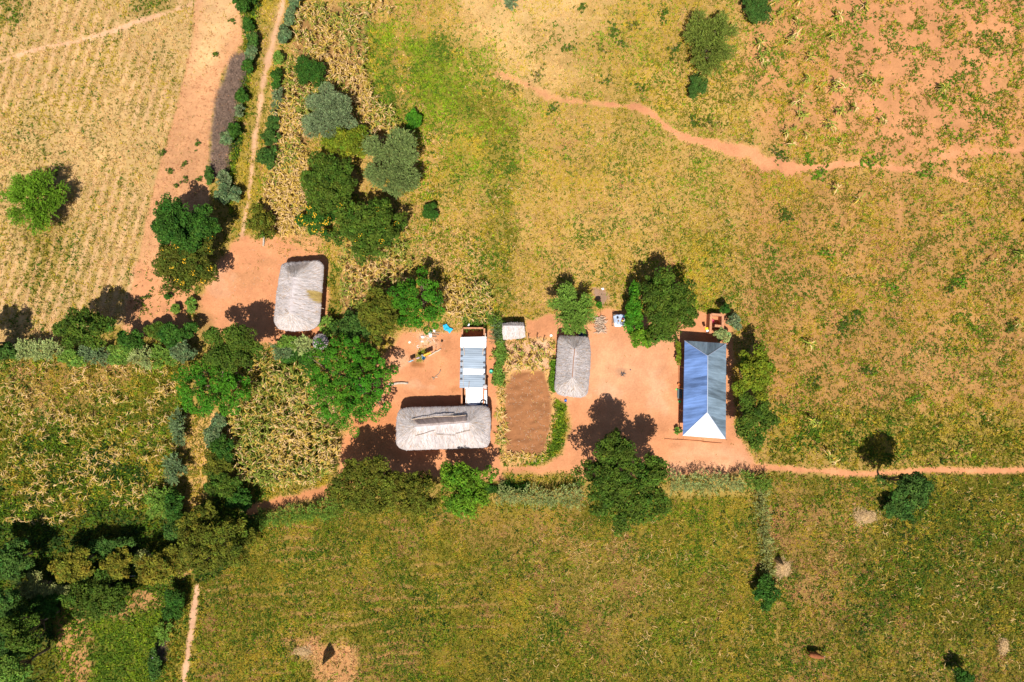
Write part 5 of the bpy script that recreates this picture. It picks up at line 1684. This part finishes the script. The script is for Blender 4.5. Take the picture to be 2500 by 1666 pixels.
roof_pole((1130, 823), (1134, 868), 2.34, 2.06, 0.05, palewood, 'short pole on the upper left of the tin roof')
roof_pole((1185.5, 814), (1178.5, 866), 2.38, 2.16, 0.06, palewood, 'slanting pole on the upper right of the tin roof')
roof_pole((1130, 880), (1131.5, 945), 2.05, 2.05, 0.025, palewood, 'long thin pole down the left side of the tin roof')
roof_pole((1185, 915), (1184, 942), 2.16, 2.16, 0.045, woodm, 'brown pole on the right edge of the tin roof')
roof_pole((1145.5, 932), (1140, 990), 2.08, 1.83, 0.035, woodm, 'pole crossing from the grey to the white roof sheets')
roof_pole((1137, 952), (1140, 992), 1.98, 1.8, 0.07, palewood, 'pale plank along the left edge of the white lower roof')
# tyre, with a blue cloth under it
p = P(1180, 983, 1.85)
mb = MB()
prof = [(0.30 + 0.075 * math.cos(t_), 0.075 * math.sin(t_)) for t_ in np.linspace(0, 2 * math.pi, 11)]
mb.lathe(prof, n=28)
o = mb.build('tyre', blackp, None, True)
o.location = (p[0], p[1], 1.88)
o.rotation_euler = (0.08, 0, 0)
tag(o, 'black tyre lying on the white lower roof of the tin shed', 'tyre')
def cloth(name, label, poly_px, z, m, amp=0.05, cat='cloth', nn=14, thick=0.012):
    pts = np.array([P(x, y, z) for x, y in poly_px])
    c = pts.mean(0)
    pr, _ = resample(pts, 40)
    V = []
    rings = 6
    for k_ in range(rings + 1):
        f = k_ / rings
        for q_ in (pr - c) * (1 - f):
            V.append((q_[0], q_[1], amp * (0.35 + 1.1 * (fbm(np.array([q_[0] * 30 + 50]), np.array([q_[1] * 30 + 50]), 10, 4, 2)[0] - 0.2) * (0.4 + f))))
    n = 40
    V = np.array(V)
    F = [(k_ * n + i, k_ * n + (i + 1) % n, (k_ + 1) * n + (i + 1) % n, (k_ + 1) * n + i) for k_ in range(rings) for i in range(n)]
    V2 = V.copy()
    V2[:, 2] -= thick
    off = len(V)
    F2 = [tuple(off + i for i in f[::-1]) for f in F]
    F3 = [(i, off + i, off + (i + 1) % n, (i + 1) % n) for i in range(n)]
    o = mesh_np(name, np.concatenate([V, V2]), [np.array(F + F2 + F3)], m, smooth=False)
    o.location = (c[0], c[1], z)
    return tag(o, label, cat)


cloth('cloth', 'dark blue cloth under the tyre on the tin shed', [(1163, 988), (1172, 985), (1186, 987), (1192, 990), (1191, 994), (1165, 994)], 1.76, mat('navy_cloth', (0.04, 0.09, 0.20), 0.9, var=0.2), 0.06)

# ------------------------------------------------------------------ yard things
# buckets right of the shed
def bucket(name, label, px, py, r, h, m, z=0.0, water=None):
    p = P(px, py, z + h)
    g = gz(*p) if z == 0 else z
    t = thing(name, label, 'bucket', (p[0], p[1], g))
    mb = MB()
    mb.lathe([(0.001, 0), (r * 0.75, 0), (r, h), (r * 1.08, h), (r * 1.08, h - 0.03), (r * 0.95, h - 0.02), (r * 0.72, 0.02), (0.001, 0.02)], n=20)
    mb.build('body', m, t, True)
    mb = MB()
    mb.tube([(r * math.cos(a), r * math.sin(a) * 0.9 - 0.02, h - 0.02 - 0.03 * math.sin(a)) for a in np.linspace(math.pi, 2 * math.pi, 9)], np.full(9, 0.01), 5)
    mb.build('handle', blackp, t)
    if water:
        mb = MB()
        mb.lathe([(0.001, h * 0.75), (r * 0.9, h * 0.75)], n=20)
        mb.build('content', water, t)
    return t


bucket('bucket', 'yellow bucket on the earth right of the tin shed', 1197, 875, 0.19, 0.3, yellowp, 0, mat('brown_water', (0.30, 0.16, 0.05), 0.4))
bucket('bucket', 'pale teal bucket on the earth right of the tin shed', 1199, 908, 0.23, 0.34, tealp, 0)
bucket('bucket', 'blue bucket at the lower left corner of the right thatched house', 1381, 979, 0.15, 0.26, bluep)
bucket('drum', 'dark blue drum behind the right thatched house', 1418, 817, 0.26, 0.6, bluep)
bucket('basin_bucket', 'green bucket beside the blue drum behind the right thatched house', 1429, 820, 0.2, 0.3, greenp)
# mud enclosure
en = P(1745, 790)
et = thing('mud_enclosure', 'roofless mud walled enclosure above the blue roofed house', 'enclosure', (en[0], en[1], 0))
for a_, b_, h_ in (((1728, 768), (1726, 815), 1.45), ((1728, 769), (1756, 771), 1.5), ((1756, 770), (1755.5, 810), 1.45), ((1737, 796), (1756, 798), 1.4)):
    mb = MB()
    wallbox(mb, a_, b_, 0.28, h_, en)
    mb.build('wall', brickm, et)
bucket('bucket', 'round pink bucket inside the mud enclosure', 1740, 785, 0.2, 0.34, pinkp, 0, pinkp)
p = P(1746, 793)
mb = MB()
for q in range(14):
    a = rng.uniform(0, 6.28)
    b_ = (p[0] + rng.normal(0, 0.1), p[1] + rng.normal(0, 0.1), 0.02)
    mb.tube([b_, (b_[0] + 0.3 * math.cos(a), b_[1] + 0.3 * math.sin(a), 0.12)], [0.015, 0.01], 4)
tag(mb.build('twig_broom', palewood, None), 'bundle of pale twigs on the floor beside the pink bucket', 'twigs')
mb = MB()
p = P(1725, 803, 1.5)
mb.box((p[0], p[1], 1.52), (0.34, 0.3, 0.14), 0.1)
tag(mb.build('cloth', mat('yellow_cloth', (0.85, 0.55, 0.02), 0.8, var=0.1), None), 'bright yellow cloth folded on the enclosure wall', 'cloth')
mb = MB()
p = P(1727, 808, 1.5)
mb.box((p[0], p[1], 1.50), (0.28, 0.22, 0.10), 0.4)
tag(mb.build('cloth', mat('white_cloth', (0.75, 0.75, 0.78), 0.8, var=0.1), None), 'white cloth folded on the enclosure wall below the yellow one', 'cloth')

# dish rack
dr0 = P(1512, 783, 1.1)
dk = thing('dish_rack', 'raised dish rack with a blue grey sheet top near the firewood pile', 'rack', (dr0[0], dr0[1], 0), R(-4))
mb = MB()
for k_ in range(11):
    mb.tube([(-0.75, -0.7 + k_ * 0.14, 1.02), (0.75, -0.7 + k_ * 0.14, 1.02)], [0.03, 0.03], 5)
mb.build('slat_top', woodm, dk)
for sx in (-0.68, 0.68):
    for sy in (-0.65, 0.65):
        mb = MB()
        mb.tube([(sx, sy, -0.15), (sx, sy, 1.0)], [0.045, 0.04], 6)
        mb.build('leg', woodm, dk)
cloth('plastic_sheet', 'blue grey plastic sheet spread over the dish rack', [(1497, 772), (1506, 768), (1512, 769), (1515, 767), (1525, 769), (1527, 795), (1500, 797), (1499, 785)], 1.08, mat('blue_grey_sheet', (0.34, 0.40, 0.52), 0.6, var=0.35, scale=3), 0.05)
cloth('plastic_sheet', 'white sheet at the front edge of the dish rack', [(1500, 790), (1504, 787), (1507, 793), (1517, 794), (1516, 798), (1501, 798)], 1.13, whitep, 0.04)
for x, y, r_, m_, lb, nm in [(1508, 776, 0.12, blackp, 'black pot near the back of the dish rack', 'pot'), (1510, 784, 0.09, mat('brown_pot', (0.25, 0.13, 0.07), 0.7), 'small brown pot in the middle of the dish rack', 'pot'), (1521, 779, 0.12, pinkp, 'pink bowl on the right of the dish rack', 'bowl'), (1524, 783, 0.14, whitep, 'white bowl at the right edge of the dish rack', 'bowl'), (1519, 784, 0.12, yellowp, 'yellow bowl on the dish rack', 'bowl'), (1518, 790, 0.15, mat('steel', (0.35, 0.35, 0.36), 0.4, 0.8), 'steel pot at the front of the dish rack', 'pot'), (1524, 773, 0.14, cyanp, 'light blue bowl at the back right of the dish rack', 'bowl')]:
    basin(nm, lb, x, y, r_, 0.12, m_, 1.15, nm)
# firewood
p = P(1465, 793)
fw = thing('firewood_pile', 'pile of firewood sticks between spiky tree and dish rack', 'firewood', (p[0], p[1], 0))
mb = MB()
for k_ in range(95):
    a = rng.normal(0, 0.35) + (math.pi if rng.random() < 0.5 else 0)
    x0 = rng.uniform(-0.5, 0.55)
    y0 = rng.uniform(-0.95, 0.95)
    l = rng.uniform(0.5, 0.95)
    z = 0.03 + rng.random() ** 1.6 * 0.35
    dx, dy = math.cos(a) * l / 2, math.sin(a) * l / 2
    r_ = rng.uniform(0.02, 0.042)
    mb.tube([(x0 - dx, y0 - dy, z + rng.normal(0, 0.02)), (x0, y0 + rng.normal(0, 0.03), z), (x0 + dx, y0 + dy, z + rng.normal(0, 0.02))], [r_, r_ * 0.9, r_ * 0.7], 5)
mb.build('stick', palewood, fw)
mb = MB()
for k_ in range(30):
    a = rng.uniform(0, 6.28)
    x0, y0, l = rng.uniform(-0.5, 0.5), rng.uniform(-0.9, 0.9), rng.uniform(0.4, 0.9)
    mb.tube([(x0, y0, 0.05 + rng.random() * 0.3), (x0 + math.cos(a) * l, y0 + math.sin(a) * l, 0.1 + rng.random() * 0.3)], [0.03, 0.02], 5)
mb.build('dark_stick', woodm, fw)
# pole beside firewood
mb = MB()
p = P(1467, 772)
mb.tube([(p[0], p[1], -0.1), (p[0] - 0.05, p[1] + 0.1, 1.6)], [0.04, 0.03], 6)
tag(mb.build('post', palewood, None), 'upright pole at the back of the firewood pile', 'post')

# washing line
w0, w1 = P(1000, 884, 0), P(1064, 856, 0)
wt = thing('washing_line', 'washing line strung between two thin poles in the yard', 'washing line', (w0[0], w0[1], 0))
for q in (w0, w1):
    mb = MB()
    d = q - w0
    mb.tube([(d[0], d[1], -0.2), (d[0], d[1], 1.65)], [0.03, 0.022], 6)
    mb.build('post', woodm, wt)
mb = MB()
d = w1 - w0
mb.tube([(d[0] * s_, d[1] * s_, 1.62 - 0.10 * math.sin(math.pi * s_)) for s_ in np.linspace(0, 1, 12)], np.full(12, 0.008), 5)
mb.build('line', mat('cord', (0.5, 0.5, 0.48), 0.8), wt)


def hung(name, label, s0, s1, w_, m, drop=0.75, belly=0.0):
    """cloth folded over the line, its two sides hanging apart"""
    V = []
    k_ = 14
    for s_ in np.linspace(s0, s1, k_):
        b = w0 + d * s_
        z = 1.62 - 0.10 * math.sin(math.pi * s_) + 0.012
        nn = np.array([-d[1], d[0]]) / np.linalg.norm(d)
        for f, dz in ((-1, -drop), (-0.93, -drop * 0.5), (-0.7, -drop * 0.16), (0, 0), (0.7, -drop * 0.16), (0.93, -drop * 0.5), (1, -drop)):
            o_ = f * w_ / 2 + 0.03 * math.sin(s_ * 60 + f)
            V.append((b[0] + nn[0] * o_, b[1] + nn[1] * o_, z + dz))
    F = [(i * 7 + j, (i + 1) * 7 + j, (i + 1) * 7 + j + 1, i * 7 + j + 1) for i in range(k_ - 1) for j in range(6)]
    V = np.array(V)
    V2 = V * 1.0
    c = V.mean(0)
    o = mesh_np(name, V - c, [np.array(F)], m, smooth=True)
    sm = o.modifiers.new('thick', 'SOLIDIFY')
    sm.thickness = 0.015
    o.location = tuple(c)
    return tag(o, label, 'cloth')


hung('hung_cloth', 'yellow cloth hanging at the right end of the washing line', 0.58, 0.86, 0.34, mat('amber_cloth', (0.80, 0.40, 0.03), 0.8, var=0.1), 0.85)
hung('hung_cloth', 'pale blue cloth hanging at the left end of the washing line', 0.03, 0.2, 0.2, mat('pale_blue_cloth', (0.36, 0.52, 0.58), 0.8, var=0.2), 0.9)
hung('hung_cloth', 'pinkish flowered cloth in the middle of the washing line', 0.33, 0.43, 0.22, mat('flowered_cloth', (0.55, 0.38, 0.45), 0.8, var=0.5, scale=14), 0.7)
bucket('bucket', 'light blue bucket with dark water under the washing line', 1034, 875, 0.2, 0.3, cyanp, 0, mat('dark_water', (0.01, 0.03, 0.06), 0.15, spec=0.5))
bucket('bucket', 'small black bucket touching the light blue one', 1030.5, 868.5, 0.15, 0.28, blackp, 0, mat('dirty_water', (0.25, 0.22, 0.2), 0.4))


def log(label, pts, r, m, name='log', z=None):
    mb = MB()
    ps = [P(*q) for q in pts]
    zz = r * 0.8 if z is None else z
    ps3 = [(q[0], q[1], gz(*q) + zz) for q in ps]
    full = []
    for a, b in zip(ps3[:-1], ps3[1:]):
        for s_ in np.linspace(0, 1, 5)[:-1]:
            full.append(tuple(np.array(a) + (np.array(b) - np.array(a)) * s_ + rng.normal(0, 0.02, 3)))
    full.append(ps3[-1])
    mb.tube(full, np.linspace(r, r * 0.75, len(full)), 8)
    return tag(mb.build(name, m, None, True), label, name)


log('pale thin log on the earth right of the washing line', [(1046, 869), (1060, 862), (1077, 852)], 0.11, palewood)
log('thick pale log lying beside the big bright tree', [(950, 939), (972, 936), (997, 936)], 0.17, mat('grey_log', (0.45, 0.36, 0.28), 0.9, var=0.25, bump=0.3))
log('forked dark branch in the middle of the yard', [(1076, 903), (1071, 913), (1063, 920), (1057, 924)], 0.06, woodm, 'branch')
log('short pale branch next to the forked dark one', [(1063, 922), (1070, 920)], 0.05, palewood, 'branch')
log('knotted root end beside the forked dark branch', [(1055, 921), (1060, 925), (1058, 928)], 0.08, woodm, 'root')
log('small dark stump right of the rubbish heap', [(1079, 831), (1079, 835)], 0.13, darkm, 'stump')
# rubbish heap of boards and sacks
p = P(1045, 822)
gh_ = 'broken boards of the rubbish heap'
for (a_, b_) in [((1048, 808), (1066, 814)), ((1052, 816), (1072, 818)), ((1040, 816), (1056, 822)), ((1036, 822), (1050, 826)), ((1044, 828), (1052, 838)), ((1058, 812), (1074, 812)), ((1032, 828), (1040, 820)), ((1050, 822), (1066, 823)), ((1026, 836), (1025, 822)), ((1056, 826), (1062, 836)), ((1041, 834), (1046, 826))]:
    pa, pb = P(*a_), P(*b_)
    mb = MB()
    d_ = pb - pa
    mb.box(((pa[0] + pb[0]) / 2, (pa[1] + pb[1]) / 2, 0.05 + 0.12 * rng.random()), (np.linalg.norm(d_), rng.uniform(0.07, 0.16), 0.04), math.atan2(d_[1], d_[0]), rng.normal(0, 0.15))
    tag(mb.build('board', palewood if rng.random() < 0.5 else woodm, None), 'broken board in the rubbish heap below the bright tree', 'board', gh_)
cloth('sack', 'white plastic sack lying on the rubbish heap', [(1046, 812), (1052, 810), (1055, 818), (1054, 824), (1048, 824)], 0.22, mat('white_sack', (0.75, 0.75, 0.75), 0.7, var=0.1), 0.12, 'sack')
cloth('sack', 'small white sack at the left of the rubbish heap', [(1027, 821), (1033, 820), (1036, 825), (1030, 826)], 0.15, whitep, 0.1, 'sack')
cloth('sack', 'torn white bag at the top of the rubbish heap', [(1057, 805), (1063, 806), (1062, 812), (1058, 810)], 0.22, whitep, 0.1, 'sack')
for x, y, sx, sy, rz, lb, nm in [(1000, 836, 0.28, 0.24, 0.6, 'cream cardboard piece alone on the earth left of the heap', 'cardboard'), (1031, 834, 0.32, 0.2, 0.1, 'white carton at the lower left of the rubbish heap', 'carton')]:
    mb = MB()
    p = P(x, y)
    mb.box((p[0], p[1], gz(*p) + 0.05), (sx, sy, 0.1), rz)
    tag(mb.build(nm, mat('cream_card', (0.78, 0.68, 0.55), 0.9), None), lb, nm)
mb = MB()
p = P(1021.5, 846)
mb.tube([(p[0] + 0.16 * math.cos(a), p[1] + 0.16 * math.sin(a), gz(*p) + 0.06) for a in np.linspace(1.2, 5.6, 12)], np.full(12, 0.05), 6)
tag(mb.build('hose_ring', mat('cream_hose', (0.75, 0.62, 0.52), 0.8), None), 'cream open ring on the earth above the pale blue cloth', 'ring')
cloth('plastic_sheet', 'bright blue plastic sheet lying at the edge of the yard', [(1081, 794), (1090, 791), (1097, 800), (1107, 804), (1102, 809), (1098, 815), (1093, 809), (1084, 806)], 0.16, mat('blue_tarp', (0.02, 0.36, 0.58), 0.5, var=0.45, scale=5), 0.22)
cloth('cloth', 'white cloth caught on the hedge behind the tin shed', [(1141, 800), (1140, 797), (1145, 790), (1147, 791), (1146, 797)], 1.1, mat('white_rag', (0.75, 0.75, 0.76), 0.8), 0.12)
cloth('plastic_scrap', 'white plastic scrap on the ash heap near the spiky tree', [(1467, 704), (1474, 703), (1475, 707), (1471, 709)], 0.06, whitep, 0.05)
basin('basin', 'white enamel basin at the corner behind the garden plot', 1345.5, 820, 0.15, 0.12, whitep)
# fence stumps
gf_ = 'dark posts along the top of the garden plot'
for x, y, h_ in [(1290, 822, 1.0), (1311, 824, 1.4), (1327, 829, 1.2)]:
    p = P(x, y + 3)
    mb = MB()
    mb.tube(wobble((p[0], p[1], -0.2), (p[0] + rng.normal(0, 0.05), p[1] + 0.12, h_), 5, 0.02), np.linspace(0.07, 0.05, 5), 7)
    mb.tube([(p[0], p[1] + 0.07, h_ * 0.6), (p[0] + 0.25, p[1] + 0.15, h_ * 0.95)], [0.035, 0.02], 5)
    tag(mb.build('fence_post', woodm, None), 'dark forked post at the top of the garden plot', 'post', gf_)
log('thin fallen rail between the dark garden posts', [(1312, 829), (1322, 822)], 0.03, woodm, 'rail')
# hearth
p = P(1520.5, 913)
ht = thing('hearth', 'three stone hearth with burnt sticks in the swept yard', 'hearth', (p[0], p[1], gz(*p)))
for k_, a in enumerate((0.3, 2.4, 4.5)):
    mb = MB()
    mb.lathe([(0.001, 0.16), (0.07, 0.13), (0.1, 0.05), (0.09, -0.02)], (0.17 * math.cos(a), 0.17 * math.sin(a), 0), 8)
    mb.build('stone', stonem, ht)
mb = MB()
for a in (0, 1.1, 2.0, 3.3, 4.0, 5.2):
    mb.tube([(0.04 * math.cos(a), 0.04 * math.sin(a), 0.05), (0.4 * math.cos(a), 0.4 * math.sin(a), 0.04)], [0.03, 0.025], 5)
mb.build('burnt_stick', mat('char', (0.06, 0.05, 0.05), 0.95), ht)
stone(1539, 903, 0.0, 0.08, stonem, 'single small dark stone right of the hearth')
stone(1373, 1545, 0.05, 0.26, mat('grey_rock', (0.42, 0.40, 0.38), 0.9, var=0.2), 'grey boulder, upper of two beside the vegetable plot')
stone(1374, 1545, 0.05, 0.1, stonem, 'tiny stone') if False else None

# boulders by the vegetable plot
bl_m = mat('pale_rock', (0.45, 0.43, 0.41), 0.9, var=0.2, bump=0.3)
for o_ in [x for x in list(COL.objects) if x.get('label', '').startswith('grey boulder, upper')]:
    pp = P(376, 1595)
    o_.location = (pp[0], pp[1], 0.0)
stone(375, 1604, 0.0, 0.24, bl_m, 'grey boulder, lower of two beside the vegetable plot')
log('grey pole lying in the deep shadow of the lower left thicket', [(290, 1409), (335, 1405)], 0.08, palebark, 'pole')

# ------------------------------------------------------------------ straw heaps and stooks
strawm = mat('straw', attr='col', rough=0.95, spec=0.1)


def straw_heap(name, label, px, py, rx, ry, h, n, cone=False, cat='straw heap', ln=0.55):
    p = P(px, py, h * 0.5)
    g = gz(*p)
    rx, ry = rx * S, ry * S
    th = rng.uniform(0, 2 * np.pi, n)
    rr = np.sqrt(rng.random(n))
    if cone:
        f = rng.random(n)
        z0 = f * h
        r_ = (1 - f * 0.85) * 1.0
        c = np.stack([np.cos(th) * r_ * rx, np.sin(th) * r_ * ry, z0], 1)
        dv = unit(np.stack([-np.cos(th) * rx, -np.sin(th) * ry, np.full(n, h)], 1) + rng.normal(0, 0.12, (n, 3)))
    else:
        rr = rr * (1 + 0.28 * np.sin(th * 3 + px) + 0.2 * np.sin(th * 5 + py)) * np.where(rng.random(n) < 0.2, rng.uniform(1, 1.6, n), 1)
        c = np.stack([np.cos(th) * rr * rx, np.sin(th) * rr * ry, h * np.clip(1 - rr ** 2, 0.0, 1) * rng.uniform(0.5, 1.0, n) + 0.03], 1)
        a = rng.uniform(0, 6.28, n)
        dv = unit(np.stack([np.cos(a), np.sin(a), rng.normal(0, 0.15, n)], 1))
    L_ = rng.uniform(0.5, 1.3, n) * ln
    w_ = rng.uniform(0.025, 0.06, n)
    V, F = rhombs(c, dv, L_, w_, unit(rng.normal(0, 0.5, (n, 3)) + np.array([0, 0, 1.0])))
    V[:, 2] = np.maximum(V[:, 2], 0.01)
    col = np.array([0.60, 0.40, 0.20]) * rng.uniform(0.4, 1.2, (n, 1))
    t = thing(name, label, cat, (p[0], p[1], g))
    mesh_np('straw', V, [F], strawm, col=np.repeat(col, 4, 0), parent=t)
    # packed core
    m_ = 20
    Vc = []
    prof = [(0.7, 0), (0.55, 0.42), (0.35, 0.75), (0.05, 0.93)] if not cone else [(0.82, 0), (0.55, 0.4), (0.28, 0.75), (0.03, 0.98)]
    for r_, z_ in prof:
        for i in range(m_):
            a = 2 * math.pi * i / m_
            q_ = r_ * (1 + 0.1 * math.sin(i * 1.7) + 0.06 * math.sin(i * 3.1))
            Vc.append((q_ * rx * math.cos(a), q_ * ry * math.sin(a), z_ * h - (0.05 if z_ == 0 else 0)))
    Fc = [(j * m_ + i, j * m_ + (i + 1) % m_, (j + 1) * m_ + (i + 1) % m_, (j + 1) * m_ + i) for j in range(3) for i in range(m_)]
    mesh_np('core', Vc, [Fc], strawm, col=np.tile([0.42, 0.27, 0.12], (len(Vc), 1)), parent=t, smooth=True)
    return t


straw_heap('straw_heap', 'wide straw heap below the right footpath beside the grey green shrub', 2112, 1262, 32, 20, 0.5, 900)
straw_heap('straw_heap', 'pinkish straw heap right of the dark corner bush', 1912, 1388, 20, 26, 0.45, 700)
straw_heap('straw_heap', 'narrow straw heap at the right edge of the lower field', 2452, 1580, 12, 24, 0.4, 420)
straw_heap('straw_heap', 'flat pale straw at the left of the pointed stook', 740, 1592, 24, 14, 0.22, 420)
straw_heap('maize_stook', 'pointed stook of maize stalks in the bare patch of the lower field', 797, 1607, 14, 9, 2.7, 700, True, 'stook', 0.9)
straw_heap('maize_stook', 'small stook of stalks above the dark corner bush', 1905, 1372, 9, 8, 1.7, 360, True, 'stook', 0.7)
T('bush', 'dark bush at the bottom edge of the lower right field', 'bush', 2345, 1650, 24, 18, 1.8, 'leafy', 'deep', rz=1.0, part=('foliage', 'stem'))
twigs('ground_litter', 'pale twigs and straw bits strewn over the yards', [(640, 560), (780, 560), (800, 830), (520, 830), (480, 740)], 160, 0.08, 0.3, palewood, 0.03, 'stuff', 'litter')
twigs('ground_litter', 'stones and straw bits strewn over the ploughed garden', [(1240, 920), (1340, 910), (1344, 1100), (1236, 1108)], 200, 0.1, 0.4, palewood, 0.06, 'stuff', 'litter')
twigs('ground_litter', 'rubbish bits strewn round the wood heap', [(1000, 800), (1080, 800), (1090, 850), (1000, 860)], 130, 0.08, 0.3, palewood, 0.05, 'stuff', 'litter')

# ------------------------------------------------------------------ cow
def cow():
    p = P(1991, 1602, 1.1)
    t = thing('cow', 'brown cow standing in the lower right field', 'cow', (p[0], p[1], gz(*p)), R(-9))
    # skeleton: faces +x
    J = dict(rump=(-0.72, 0, 1.12), hip=(-0.5, 0, 1.16), mid=(-0.05, 0, 1.05), chest=(0.42, 0, 1.08), neck=(0.72, 0, 1.18), poll=(0.98, 0.0, 1.12), face=(1.18, -0.02, 0.92), nose=(1.32, -0.03, 0.74))
    rad = dict(rump=0.17, hip=0.27, mid=0.36, chest=0.30, neck=0.19, poll=0.14, face=0.11, nose=0.075)
    E = [('rump', 'hip'), ('hip', 'mid'), ('mid', 'chest'), ('chest', 'neck'), ('neck', 'poll'), ('poll', 'face'), ('face', 'nose')]
    for s, n in ((1, 'l'), (-1, 'r')):
        J.update({'st' + n: (-0.56, 0.17 * s, 0.82), 'hk' + n: (-0.68, 0.17 * s, 0.46), 'hf' + n: (-0.62, 0.17 * s, 0.06),
                  'el' + n: (0.44, 0.16 * s, 0.72), 'kn' + n: (0.47, 0.16 * s, 0.40), 'ff' + n: (0.46, 0.16 * s, 0.06)})
        rad.update({'st' + n: 0.15, 'hk' + n: 0.07, 'hf' + n: 0.055, 'el' + n: 0.12, 'kn' + n: 0.065, 'ff' + n: 0.055})
        E += [('hip', 'st' + n), ('st' + n, 'hk' + n), ('hk' + n, 'hf' + n), ('chest', 'el' + n), ('el' + n, 'kn' + n), ('kn' + n, 'ff' + n)]
    ks = list(J)
    me = bpy.data.meshes.new('body')
    me.from_pydata([J[k_] for k_ in ks], [(ks.index(a), ks.index(b)) for a, b in E], [])
    me.update()
    o = bpy.data.objects.new('body', me)
    COL.objects.link(o)
    o.parent = t
    o.modifiers.new('skin', 'SKIN')
    if not me.skin_vertices:
        pass
    for i, k_ in enumerate(ks):
        me.skin_vertices[0].data[i].radius = (rad[k_], rad[k_])
        me.skin_vertices[0].data[i].use_root = (k_ == 'hip')
    sb = o.modifiers.new('smooth', 'SUBSURF')
    sb.levels = 2
    sb.render_levels = 2
    hide = mat('brown_hide', (0.26, 0.085, 0.03), 0.8, var=0.25, scale=3)
    me.materials.append(hide)
    mb = MB()
    mb.tube([(-0.82, 0, 1.16), (-0.93, 0, 0.95), (-0.95, 0, 0.6), (-0.94, 0, 0.42)], [0.035, 0.025, 0.02, 0.04], 6)
    mb.build('tail', hide, t)
    for s in (1, -1):
        mb = MB()
        mb.tube([(0.98, 0.09 * s, 1.22), (1.0, 0.22 * s, 1.3), (1.05, 0.24 * s, 1.42)], [0.03, 0.022, 0.008], 6)
        mb.build('horn', palewood, t)
        mb = MB()
        mb.tube([(0.94, 0.12 * s, 1.14), (0.9, 0.22 * s, 1.13), (0.88, 0.3 * s, 1.1)], [0.02, 0.05, 0.01], 6)
        mb.build('ear', hide, t)


cow()
